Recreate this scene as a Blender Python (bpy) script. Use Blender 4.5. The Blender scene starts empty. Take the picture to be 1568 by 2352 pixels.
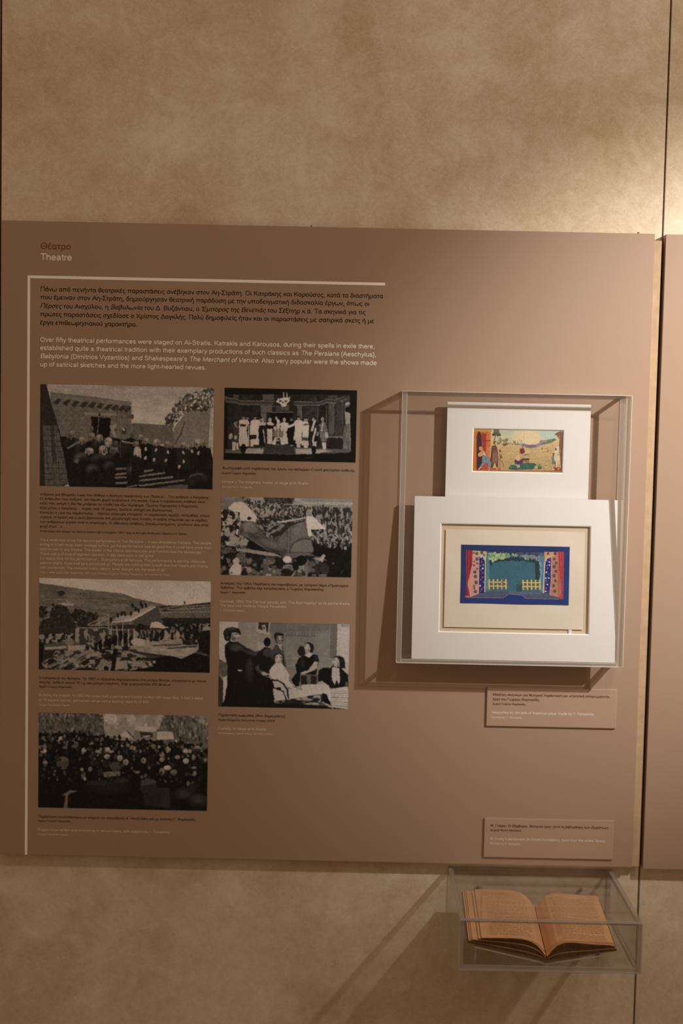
import bpy, bmesh, math, random, unicodedata
import numpy as np
from mathutils import Vector, Matrix, Euler

S = bpy.context.scene
COL = S.collection
# ------------------------------------------------------------------ camera
cd = bpy.data.cameras.new('camera'); cam = bpy.data.objects.new('camera', cd); COL.objects.link(cam)
cd.sensor_fit = 'VERTICAL'; cd.sensor_height = 36.0; cd.sensor_width = 24.0
cd.lens = 3297 / 2352 * 36; cd.clip_start = .05
pitch = math.radians(4.15); roll = math.radians(1.19)
fv = Vector((0, math.cos(pitch), -math.sin(pitch))); r0 = Vector((1, 0, 0)); u0 = r0.cross(fv)
rv = math.cos(roll) * r0 + math.sin(roll) * u0; uv = -math.sin(roll) * r0 + math.cos(roll) * u0
m = Matrix((rv, uv, -fv)).transposed().to_4x4(); m.translation = Vector((0, -2.64, 1.55))
cam.matrix_world = m
cd.dof.use_dof = True; cd.dof.focus_distance = 2.545; cd.dof.aperture_fstop = 1.05
S.camera = cam
# ------------------------------------------------------------------ world and light
W = bpy.data.worlds.new('world'); S.world = W; W.use_nodes = True
bg = W.node_tree.nodes['Background']; bg.inputs[0].default_value = (1.0, .68, .42, 1); bg.inputs[1].default_value = .34

def spot(name, loc, target, power, size, blend, radius, color):
    l = bpy.data.lights.new(name, 'SPOT'); l.energy = power; l.spot_size = math.radians(size); l.spot_blend = blend
    l.shadow_soft_size = radius; l.color = color
    o = bpy.data.objects.new(name, l); COL.objects.link(o); o.location = loc
    o.rotation_euler = (Vector(target) - Vector(loc)).to_track_quat('-Z', 'Y').to_euler()
    return o
LAMP = (1.62, -1.43, 2.40)
spot('track_spotlight_beam', LAMP, (.70, 0, 1.515), 230, 39, 1.0, .020, (1.0, .97, .93))
spot('track_spotlight_spill', LAMP, (.60, 0, 1.60), 50, 125, 1.0, .020, (1.0, .93, .84))
spot('second_track_spotlight', (.76, -1.50, 2.55), (.78, 0, 1.30), 22, 50, 1.0, .025, (1.0, .95, .88))

S.view_settings.view_transform = 'Standard'; S.view_settings.look = 'None'
S.view_settings.gamma = 1; S.view_settings.use_curve_mapping = False
S.view_settings.exposure = 0.0

# ------------------------------------------------------------------ helpers
def tag(o, label=None, cat=None, group=None, kind=None):
    if label: o['label'] = label
    if cat: o['category'] = cat
    if group: o['group'] = group
    if kind: o['kind'] = kind
    return o
def empty(name, loc, label=None, cat=None, rot=(0, 0, 0)):
    o = bpy.data.objects.new(name, None); COL.objects.link(o); o.location = loc; o.rotation_euler = rot
    o.empty_display_size = .02
    return tag(o, label, cat)
def link(name, me, mats, parent=None, loc=None):
    if not isinstance(mats, (list, tuple)): mats = [mats]
    for k in mats: me.materials.append(k)
    o = bpy.data.objects.new(name, me); COL.objects.link(o)
    if loc is not None: o.location = loc
    if parent is not None:
        o.parent = parent
    return o
def boxmesh(name, lo, hi, bevel=0, seg=2, edge_axis=None):
    """box from lo to hi; with edge_axis the faces not facing that axis take material slot 1"""
    bm = bmesh.new()
    bmesh.ops.create_cube(bm, size=1)
    for v in bm.verts:
        v.co = Vector([(lo[i] + hi[i]) / 2 + v.co[i] * (hi[i] - lo[i]) for i in range(3)])
    if bevel: bmesh.ops.bevel(bm, geom=bm.edges[:], offset=bevel, segments=seg, affect='EDGES', profile=.5)
    bm.normal_update()
    if edge_axis is not None:
        for f in bm.faces:
            q = max(abs(c) for c in f.normal)
            if q < .95: f.material_index = 2
            elif abs(f.normal[edge_axis]) < .95: f.material_index = 1
    me = bpy.data.meshes.new(name); bm.to_mesh(me); bm.free()
    return me
def box(name, lo, hi, mats, parent=None, bevel=0, edge_axis=None):
    return link(name, boxmesh(name, lo, hi, bevel, edge_axis=edge_axis), mats, parent)
def rot_uv(o): pass
def pydata(name, v, f, mats, parent=None, smooth=False):
    me = bpy.data.meshes.new(name); me.from_pydata(v, [], f); me.update()
    if smooth: me.polygons.foreach_set('use_smooth', [True] * len(me.polygons))
    return link(name, me, mats, parent)

def newmat(name):
    k = bpy.data.materials.new(name); k.use_nodes = True
    return k, k.node_tree.nodes, k.node_tree.links
def plain(name, col, rough=.6, spec=.3, bump=0, bscale=400, var=0, vscale=30):
    k, N, L = newmat(name); b = N['Principled BSDF']
    b.inputs['Base Color'].default_value = (*col, 1); b.inputs['Roughness'].default_value = rough
    b.inputs['Specular IOR Level'].default_value = spec
    tc = N.new('ShaderNodeTexCoord')
    if var:
        n = N.new('ShaderNodeTexNoise'); n.inputs['Scale'].default_value = vscale; n.inputs['Detail'].default_value = 5
        L.new(tc.outputs['Object'], n.inputs['Vector'])
        r = N.new('ShaderNodeValToRGB')
        r.color_ramp.elements[0].position = .3; r.color_ramp.elements[1].position = .7
        r.color_ramp.elements[0].color = (*[x * (1 - var) for x in col], 1)
        r.color_ramp.elements[1].color = (*[min(1, x * (1 + var)) for x in col], 1)
        L.new(n.outputs['Fac'], r.inputs[0]); L.new(r.outputs[0], b.inputs['Base Color'])
    if bump:
        n = N.new('ShaderNodeTexNoise'); n.inputs['Scale'].default_value = bscale; n.inputs['Detail'].default_value = 3
        L.new(tc.outputs['Object'], n.inputs['Vector'])
        bn = N.new('ShaderNodeBump'); bn.inputs['Strength'].default_value = bump; bn.inputs['Distance'].default_value = .001
        L.new(n.outputs['Fac'], bn.inputs['Height']); L.new(bn.outputs[0], b.inputs['Normal'])
    return k

def wall_material():
    k, N, L = newmat('marbled_wallpaper'); b = N['Principled BSDF']
    b.inputs['Roughness'].default_value = .75; b.inputs['Specular IOR Level'].default_value = .2
    geo = N.new('ShaderNodeNewGeometry')
    def noise(sc, det, dist, rough=.6):
        n = N.new('ShaderNodeTexNoise'); n.inputs['Scale'].default_value = sc; n.inputs['Detail'].default_value = det
        n.inputs['Distortion'].default_value = dist; n.inputs['Roughness'].default_value = rough
        L.new(geo.outputs['Position'], n.inputs['Vector']); return n.outputs['Fac']
    big = noise(3.6, 4, .5, .6); mid = noise(15, 6, .9, .7); fine = noise(85, 5, 1.2, .75); fib = noise(330, 3, 1.6, .8)
    def math_(op, a, c, val=None):
        q = N.new('ShaderNodeMath'); q.operation = op
        if isinstance(a, float): q.inputs[0].default_value = a
        else: L.new(a, q.inputs[0])
        if isinstance(c, float): q.inputs[1].default_value = c
        else: L.new(c, q.inputs[1])
        return q.outputs[0]
    s = math_('MULTIPLY', big, .42)
    s = math_('ADD', s, math_('MULTIPLY', mid, .30))
    s = math_('ADD', s, math_('MULTIPLY', fine, .26))
    s = math_('ADD', s, math_('MULTIPLY', fib, .24))
    r = N.new('ShaderNodeValToRGB'); L.new(s, r.inputs[0])
    e = r.color_ramp.elements
    e[0].position = .47; e[0].color = (.465, .335, .20, 1)
    e[1].position = .73; e[1].color = (.715, .62, .48, 1)
    q = e.new(.59); q.color = (.58, .46, .322, 1)
    L.new(r.outputs[0], b.inputs['Base Color'])
    bn = N.new('ShaderNodeBump'); bn.inputs['Strength'].default_value = .12; bn.inputs['Distance'].default_value = .001
    L.new(fib, bn.inputs['Height']); L.new(bn.outputs[0], b.inputs['Normal'])
    return k

def acrylic(name, edge=False, milk=.42):
    k, N, L = newmat(name); N.remove(N['Principled BSDF']); out = N['Material Output']
    lw = N.new('ShaderNodeLayerWeight'); lw.inputs['Blend'].default_value = .5
    p = N.new('ShaderNodeMath'); p.operation = 'POWER'; p.inputs[1].default_value = 5.0; L.new(lw.outputs['Facing'], p.inputs[0])
    a = N.new('ShaderNodeMath'); a.operation = 'MULTIPLY_ADD'; a.inputs[1].default_value = .95; a.inputs[2].default_value = .035
    L.new(p.outputs[0], a.inputs[0])
    t = N.new('ShaderNodeBsdfTransparent'); t.inputs[0].default_value = (.975, .972, .967, 1)
    g = N.new('ShaderNodeBsdfGlossy'); g.inputs['Roughness'].default_value = .03; g.inputs[0].default_value = (1, 1, 1, 1)
    mx = N.new('ShaderNodeMixShader'); L.new(a.outputs[0], mx.inputs[0]); L.new(g.outputs[0], mx.inputs[2])
    if not edge:
        L.new(t.outputs[0], mx.inputs[1])
    else:
        t.inputs[0].default_value = (.52, .46, .40, 1)
        d = N.new('ShaderNodeBsdfDiffuse'); d.inputs[0].default_value = (.95, .90, .84, 1)  # milky white paints in the light that gathers in acrylic edges
        tl = N.new('ShaderNodeBsdfTranslucent'); tl.inputs[0].default_value = (.95, .90, .84, 1)
        m1 = N.new('ShaderNodeMixShader'); m1.inputs[0].default_value = .5; L.new(d.outputs[0], m1.inputs[1]); L.new(tl.outputs[0], m1.inputs[2])
        m2 = N.new('ShaderNodeMixShader'); m2.inputs[0].default_value = milk; L.new(t.outputs[0], m2.inputs[1]); L.new(m1.outputs[0], m2.inputs[2])
        L.new(m2.outputs[0], mx.inputs[1]); g.inputs['Roughness'].default_value = .10; a.inputs[2].default_value = .09
    L.new(mx.outputs[0], out.inputs[0])
    return k

M = {}
M['wall'] = wall_material()
M['gap'] = plain('dark_joint', (.06, .035, .018), .9, .1)
M['panel'] = plain('taupe_board', (.335, .222, .152), .5, .35, bump=.05, bscale=900)
M['label'] = plain('caption_board', (.385, .256, .180), .5, .3, bump=.05, bscale=900)
M['dark'] = plain('dark_print', (.035, .018, .008), .6, .2)
M['pale'] = plain('pale_print', (.86, .78, .69), .6, .2)
M['pale_small'] = plain('pale_small_print', (.66, .58, .50), .6, .2)
M['line'] = plain('line_print', (.88, .82, .76), .6, .2)
M['red'] = plain('red_print', (.19, .045, .025), .6, .2)
M['mat'] = plain('white_matboard', (.70, .680, .660), .8, .15, bump=.12, bscale=1500)
M['bevel'] = plain('white_core', (.90, .88, .85), .8, .1)
M['back'] = plain('tan_backing_card', (.56, .45, .33), .8, .1, bump=.08, bscale=900)
M['paper'] = plain('cream_paper', (.66, .585, .49), .8, .1, bump=.15, bscale=260, var=.04, vscale=14)
M['acr'] = acrylic('clear_acrylic'); M['edge'] = acrylic('acrylic_edge', True); M['clear_edge'] = acrylic('clear_acrylic_edge', True, .16); M['rim'] = acrylic('painted_bright_acrylic_rim', True, .78)  # rim: near-white bevels, the bright edge lines put into the colour
M['batten'] = plain('pale_wood_batten', (.43, .29, .17), .6, .2, var=.10, vscale=60)
M['metal'] = plain('screw_metal', (.10, .08, .06), .35, .5)
M['floor'] = plain('dark_floor', (.13, .09, .06), .5, .3, var=.2, vscale=6)
M['page'] = plain('aged_page', (.74, .44, .235), .85, .1, bump=.1, bscale=300, var=.10, vscale=22)
M['pageedge'] = plain('aged_page_edge', (.10, .05, .022), .9, .1, var=.35, vscale=160)
M['cover'] = plain('brown_cover', (.16, .08, .04), .7, .2, var=.2, vscale=60)
M['ink'] = plain('faded_ink', (.50, .295, .165), .8, .1)

# ------------------------------------------------------------------ lettering: a stroke alphabet in Arial-like proportions
def A_(cx, cy, rx, ry, a0=0, a1=360):
    n = max(3, int(abs(a1 - a0) / 30) + 1)
    return [(cx + rx * math.cos(math.radians(a0 + (a1 - a0) * i / n)), cy + ry * math.sin(math.radians(a0 + (a1 - a0) * i / n))) for i in range(n + 1)]
def P_(*c): return [(c[i], c[i + 1]) for i in range(0, len(c), 2)]
G = {
' ': (2.78, []),
'a': (5.56, [A_(2.55, 3.45, 1.65, 1.3, 160, 0) + P_(4.2, 1.2, 4.7, .4), A_(2.1, 1.5, 1.45, 1.1, 60, 300) + P_(4.1, 1.5), P_(2.6, 2.6, 4.2, 3.0)]),
'b': (5.56, [P_(.95, 6.8, .95, .4), A_(2.95, 2.6, 1.95, 2.2)]), 'c': (5, [A_(2.7, 2.6, 2.0, 2.2, 45, 315)]),
'd': (5.56, [P_(4.6, 6.8, 4.6, .4), A_(2.6, 2.6, 1.95, 2.2)]), 'e': (5.56, [A_(2.75, 2.6, 2.0, 2.2, 325, 0), A_(2.75, 2.6, 2.0, 2.2, 0, 320), P_(.8, 2.7, 4.7, 2.7)]),
'f': (2.78, [A_(2.4, 5.7, 1.1, 1.1, 80, 180) + P_(1.3, .4), P_(.2, 4.75, 2.5, 4.75)]),
'g': (5.56, [A_(2.6, 2.6, 1.95, 2.2), P_(4.6, 4.8, 4.6, 0) + A_(2.7, -.1, 1.9, 1.5, 0, -150)]),
'h': (5.56, [P_(.95, 6.8, .95, .4), A_(2.75, 3.1, 1.75, 1.7, 180, 0) + P_(4.5, .4)]), 'i': (2.22, [P_(1.1, 4.8, 1.1, .4), P_(1.1, 6.2, 1.1, 6.9)]),
'j': (2.22, [P_(1.2, 4.8, 1.2, -1, .4, -1.7), P_(1.2, 6.2, 1.2, 6.9)]), 'k': (5, [P_(.95, 6.8, .95, .4), P_(4.2, 4.8, .95, 2.0), P_(2.1, 3.0, 4.5, .4)]),
'l': (2.22, [P_(1.1, 6.8, 1.1, .4)]), 'm': (8.33, [P_(.95, 4.8, .95, .4), A_(2.6, 3.3, 1.55, 1.5, 180, 0) + P_(4.15, .4), A_(5.7, 3.3, 1.55, 1.5, 180, 0) + P_(7.25, .4)]),
'n': (5.56, [P_(.95, 4.8, .95, .4), A_(2.75, 3.1, 1.75, 1.7, 180, 0) + P_(4.5, .4)]), 'o': (5.56, [A_(2.75, 2.6, 2.0, 2.2)]),
'p': (5.56, [P_(.95, 4.8, .95, -2), A_(2.95, 2.6, 1.95, 2.2)]), 'q': (5.56, [P_(4.6, 4.8, 4.6, -2), A_(2.6, 2.6, 1.95, 2.2)]),
'r': (3.33, [P_(.95, 4.8, .95, .4), A_(2.5, 3.2, 1.5, 1.6, 170, 80)]),
's': (5, [A_(2.4, 3.6, 1.6, 1.2, 25, 260) + A_(2.5, 1.6, 1.75, 1.2, 80, -155)]),
't': (2.78, [P_(1.35, 6.2, 1.35, 1.2, 2.4, .45), P_(.3, 4.75, 2.4, 4.75)]), 'u': (5.56, [P_(.95, 4.8, .95, 2.1) + A_(2.7, 2.1, 1.75, 1.7, 180, 350), P_(4.55, 4.8, 4.55, .4)]),
'v': (5, [P_(.5, 4.8, 2.5, .4, 4.5, 4.8)]), 'w': (7.22, [P_(.5, 4.8, 2.1, .4, 3.6, 4.8, 5.1, .4, 6.7, 4.8)]), 'x': (5, [P_(.5, 4.8, 4.5, .4), P_(4.5, 4.8, .5, .4)]),
'y': (5, [P_(.5, 4.8, 2.5, .4), P_(4.5, 4.8, 2.1, -1.2, .8, -1.7)]), 'z': (5, [P_(.5, 4.7, 4.3, 4.7, .5, .5, 4.5, .5)]),
'A': (6.67, [P_(.3, .4, 3.3, 6.8, 6.3, .4), P_(1.3, 2.6, 5.3, 2.6)]), 'B': (6.67, [P_(1.1, .4, 1.1, 6.8, 3.6, 6.8) + A_(3.6, 5.25, 1.9, 1.5, 85, -90) + P_(1.1, 3.75), P_(3.6, 3.75) + A_(3.8, 2.1, 2.1, 1.65, 85, -90) + P_(1.1, .45)]),
'C': (7.22, [A_(3.7, 3.6, 2.9, 3.2, 40, 320)]), 'D': (7.22, [P_(1.1, .4, 1.1, 6.8, 3.2, 6.8) + A_(3.2, 3.6, 3.0, 3.2, 85, -90) + P_(1.1, .4)]),
'E': (6.67, [P_(5.9, 6.8, 1.1, 6.8, 1.1, .4, 6.0, .4), P_(1.1, 3.7, 5.6, 3.7)]), 'F': (6.11, [P_(5.5, 6.8, 1.1, 6.8, 1.1, .4), P_(1.1, 3.7, 5.0, 3.7)]),
'G': (7.78, [A_(3.8, 3.6, 3.0, 3.2, 45, 330) + P_(6.5, 3.4, 4.2, 3.4)]), 'H': (7.22, [P_(1.1, 6.8, 1.1, .4), P_(6.1, 6.8, 6.1, .4), P_(1.1, 3.7, 6.1, 3.7)]),
'I': (2.78, [P_(1.4, 6.8, 1.4, .4)]), 'K': (6.67, [P_(1.1, 6.8, 1.1, .4), P_(5.8, 6.8, 1.1, 2.7), P_(2.7, 4.2, 6.2, .4)]), 'L': (5.56, [P_(1.1, 6.8, 1.1, .4, 5.2, .4)]),
'M': (8.33, [P_(1.1, .4, 1.1, 6.8, 4.15, .8, 7.2, 6.8, 7.2, .4)]), 'N': (7.22, [P_(1.1, .4, 1.1, 6.8, 6.1, .4, 6.1, 6.8)]), 'O': (7.78, [A_(3.85, 3.6, 3.1, 3.2)]),
'P': (6.67, [P_(1.1, .4, 1.1, 6.8, 3.9, 6.8) + A_(3.9, 5.0, 2.0, 1.75, 85, -90) + P_(1.1, 3.25)]), 'R': (7.22, [P_(1.1, .4, 1.1, 6.8, 4.2, 6.8) + A_(4.2, 5.1, 2.0, 1.65, 85, -90) + P_(1.1, 3.4), P_(4, 3.4, 6.5, .4)]),
'S': (6.67, [A_(3.3, 5.2, 2.2, 1.6, 20, 265) + A_(3.4, 2.1, 2.5, 1.7, 80, -165)]), 'T': (6.11, [P_(.3, 6.8, 5.8, 6.8), P_(3.05, 6.8, 3.05, .4)]),
'V': (6.67, [P_(.3, 6.8, 3.3, .4, 6.3, 6.8)]), 'W': (9.4, [P_(.3, 6.8, 2.5, .4, 4.7, 6.8, 6.9, .4, 9.1, 6.8)]), 'Y': (6.67, [P_(.3, 6.8, 3.3, 3.3, 6.3, 6.8), P_(3.3, 3.3, 3.3, .4)]),
'X': (6.67, [P_(.5, 6.8, 6.1, .4), P_(6.1, 6.8, .5, .4)]), 'Z': (6.11, [P_(.5, 6.8, 5.5, 6.8, .5, .4, 5.7, .4)]),
'Θ': (7.78, [A_(3.85, 3.6, 3.1, 3.2), P_(2.3, 3.6, 5.4, 3.6)]), 'Π': (7.22, [P_(1.1, .4, 1.1, 6.8, 6.1, 6.8, 6.1, .4)]), 'Σ': (6.2, [P_(5.7, 6.8, .7, 6.8, 3.4, 3.7, .7, .4, 5.8, .4)]),
'Δ': (6.67, [P_(.4, .5, 3.3, 6.8, 6.3, .5, .4, .5)]), 'Γ': (5.5, [P_(5.2, 6.8, 1.1, 6.8, 1.1, .4)]), 'Φ': (8, [A_(4, 3.6, 3.2, 2.2), P_(4, 7, 4, .2)]),
'Λ': (6.67, [P_(.3, .4, 3.3, 6.8, 6.3, .4)]),
'α': (5.8, [A_(2.55, 2.6, 1.85, 2.2, 30, 330), P_(4.5, 4.8, 4.4, 1.3, 5.2, .4)]), 'β': (5.7, [P_(.95, -2, .95, 5) + A_(2.6, 5.3, 1.6, 1.5, 175, -75) + P_(2.3, 3.85), A_(2.8, 2.15, 1.9, 1.75, 100, -160)]),
'γ': (5, [P_(.3, 4.7, .9, 4.7, 2.5, .3, 2.5, -2), P_(4.6, 4.8, 2.5, .3)]), 'δ': (5.5, [A_(2.7, 2.35, 2.0, 1.95), P_(4.2, 6.3, 2.9, 6.9, 1.5, 6.2, 1.9, 5.1, 3.6, 3.9)]),
'ε': (4.6, [A_(2.4, 3.7, 1.45, 1.1, 35, 265), A_(2.4, 1.55, 1.7, 1.15, 95, 325)]), 'ζ': (4.4, [P_(.7, 6.8, 3.9, 6.8, 1.2, 3.6) + A_(2.5, 2.1, 1.8, 1.7, 150, 260) + P_(3.8, .2, 3.7, -1, 2.9, -1.6)]),
'η': (5.56, [P_(.95, 4.8, .95, .4), A_(2.75, 3.1, 1.75, 1.7, 180, 0) + P_(4.5, -2)]), 'θ': (5.5, [A_(2.75, 3.6, 2.0, 3.2), P_(.8, 3.6, 4.7, 3.6)]),
'ι': (2.5, [P_(1.1, 4.8, 1.1, 1.2, 1.9, .45)]), 'κ': (5, [P_(.95, 4.8, .95, .4), P_(4.3, 4.8, .95, 2.3), P_(2.2, 3.1, 4.6, .4)]), 'λ': (5, [P_(.4, 6.7, 1.2, 6.7, 4.6, .4), P_(2.5, 4, .5, .4)]),
'μ': (5.76, [P_(.95, -2, .95, 4.8), P_(.95, 2.1) + A_(2.7, 2.1, 1.75, 1.7, 190, 350), P_(4.5, 4.8, 4.5, 1.1, 5.2, .45)]), 'ν': (5, [P_(.5, 4.8, 2.5, .4, 4.5, 4.8)]),
'ξ': (4.6, [P_(.8, 6.8, 3.9, 6.8), A_(2.4, 5.5, 1.5, 1.15, 80, 270) + P_(3.7, 4.3), A_(2.5, 2.4, 1.8, 1.85, 90, 260) + P_(3.9, .2, 3.8, -1, 3, -1.6)]),
'π': (6.9, [P_(.3, 4.65, 6.5, 4.65), P_(1.7, 4.65, 1.7, .4), P_(4.9, 4.65, 4.9, 1.1, 5.7, .45)]), 'ρ': (5.6, [A_(2.85, 2.6, 1.95, 2.2), P_(.9, 2.6, .9, -2)]),
'σ': (6.2, [A_(2.7, 2.45, 2.0, 2.05), P_(2.7, 4.6, 6, 4.6)]), 'ς': (4.8, [A_(2.7, 2.7, 1.9, 2.1, 45, 240) + P_(3.7, .2, 3.8, -.9, 3, -1.6)]), 'τ': (4.0, [P_(.2, 4.65, 3.8, 4.65), P_(1.9, 4.65, 1.9, 1.1, 2.7, .45)]),
'υ': (5.5, [P_(.95, 4.8, .95, 2.3) + A_(2.7, 2.3, 1.75, 1.9, 180, 360) + P_(4.45, 4.8)]), 'φ': (6.5, [A_(3.2, 2.6, 2.5, 2.2), P_(3.2, 5.6, 3.2, -2)]), 'χ': (5, [P_(.5, 4.8, 4.5, -2), P_(4.5, 4.8, .5, -2)]),
'ψ': (7, [P_(.95, 4.8, .95, 2.5) + A_(3.4, 2.5, 2.45, 2.1, 180, 360) + P_(5.9, 4.8), P_(3.4, 6, 3.4, -2)]),
'ω': (7.6, [A_(2.3, 2.6, 1.65, 2.2, 130, 355), A_(5.4, 2.6, 1.65, 2.2, 185, 410)]),
'0': (5.56, [A_(2.75, 3.6, 1.9, 3.2)]), '1': (5.56, [P_(1.2, 5.4, 3.1, 6.8, 3.1, .4)]), '2': (5.56, [A_(2.7, 5, 1.9, 1.8, 170, -35) + P_(.6, .45, 4.8, .45)]), '3': (5.56, [A_(2.6, 5.25, 1.7, 1.5, 160, -90), A_(2.6, 2.1, 1.95, 1.7, 90, -165)]),
'5': (5.56, [P_(4.5, 6.8, 1.3, 6.8, .9, 3.6) + A_(2.7, 2.5, 2.0, 2.1, 130, -160)]), '6': (5.56, [A_(2.8, 2.4, 1.9, 2.0), P_(4.4, 6, 2.9, 6.8, 1.3, 5.6, .9, 2.6)]), '7': (5.56, [P_(.6, 6.7, 4.8, 6.7, 2.4, 3, 1.9, .4)]),
'8': (5.56, [A_(2.75, 5.2, 1.6, 1.5), A_(2.75, 2.05, 1.95, 1.65)]), '9': (5.56, [A_(2.7, 4.8, 1.9, 2.0), P_(1, 1.1, 2.6, .4, 4.1, 1.6, 4.6, 4.4)]), '4': (5.56, [P_(3.9, .4, 3.9, 6.7, .5, 2.3, 5, 2.3)]),
'.': (2.78, [P_(1.3, .3, 1.3, .8)]), ',': (2.78, [P_(1.4, .8, 1.4, 0, .9, -1)]), ':': (2.78, [P_(1.3, .3, 1.3, .8), P_(1.3, 4.2, 1.3, 4.8)]), '…': (10, [P_(1.5, .3, 1.5, .8), P_(5, .3, 5, .8), P_(8.4, .3, 8.4, .8)]),
'-': (3.33, [P_(.4, 2.5, 2.9, 2.5)]), '(': (3.33, [P_(2.8, 7, 1.5, 4.8, 1.2, 2.4, 1.6, 0, 2.8, -2)]), ')': (3.33, [P_(.5, 7, 1.8, 4.8, 2.1, 2.4, 1.7, 0, .5, -2)]),
'’': (2.22, [P_(1.2, 6.9, 1.1, 6, .7, 5.3)]), '‘': (2.22, [P_(1.4, 6.9, 1.0, 6.2, 1.1, 5.3)]), '«': (5.56, [P_(2.6, 4.2, 1, 2.5, 2.6, .8), P_(4.7, 4.2, 3.1, 2.5, 4.7, .8)]), '»': (5.56, [P_(.8, 4.2, 2.4, 2.5, .8, .8), P_(2.9, 4.2, 4.5, 2.5, 2.9, .8)]),
}
CAP = dict(zip('ΑΒΕΖΗΙΚΜΝΟΡΤΥΧο', 'ABEZHIKMNOPTYXo'))
def glyph(ch):
    acc = False
    d = unicodedata.normalize('NFD', ch)
    if len(d) > 1: acc = True; ch = d[0]
    lo = ch.islower()
    adv, st = G[CAP.get(ch, ch)]
    if acc:
        st = list(st)
        if lo: st.append([(adv / 2 - .1, 5.5), (adv / 2 + .5, 6.9)])
        else: st = [[(x + 1.0, y) for x, y in s_] for s_ in st] + [[(.1, 5.4), (.6, 6.9)]]; adv += 1
    return adv, st
def letter_lines(lines, weight, y):
    """lines of (x mm, baseline z mm, width mm, string) -> verts, faces of flat printed strokes on the plane y"""
    V, F = [], []
    for x0, z0, wd, s in lines:
        adv = sum(glyph(c)[0] for c in s if c not in '<>')
        k = wd / adv / 1000; h = weight / 2; x = 0; ital = 0
        for c in s:
            if c == '<': ital = .2; continue
            if c == '>': ital = 0; continue
            a, st = glyph(c)
            for pl in st:
                for i in range(len(pl) - 1):
                    (ax, ay), (bx, by) = pl[i], pl[i + 1]
                    dx, dy = bx - ax, by - ay; l = math.hypot(dx, dy)
                    if l < 1e-6: continue
                    dx /= l; dy /= l; e = h * .38
                    ax -= dx * e; ay -= dy * e; bx += dx * e; by += dy * e
                    n = len(V)
                    for px, py in ((ax - dy * h, ay + dx * h), (ax + dy * h, ay - dx * h), (bx + dy * h, by - dx * h), (bx - dy * h, by + dx * h)):
                        V.append((x0 / 1000 + (x + px + py * ital) * k, y - (len(F) % 29) * 4e-6, z0 / 1000 + py * k))
                    F.append((n, n + 1, n + 2, n + 3))
            x += a
    return V, F

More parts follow.
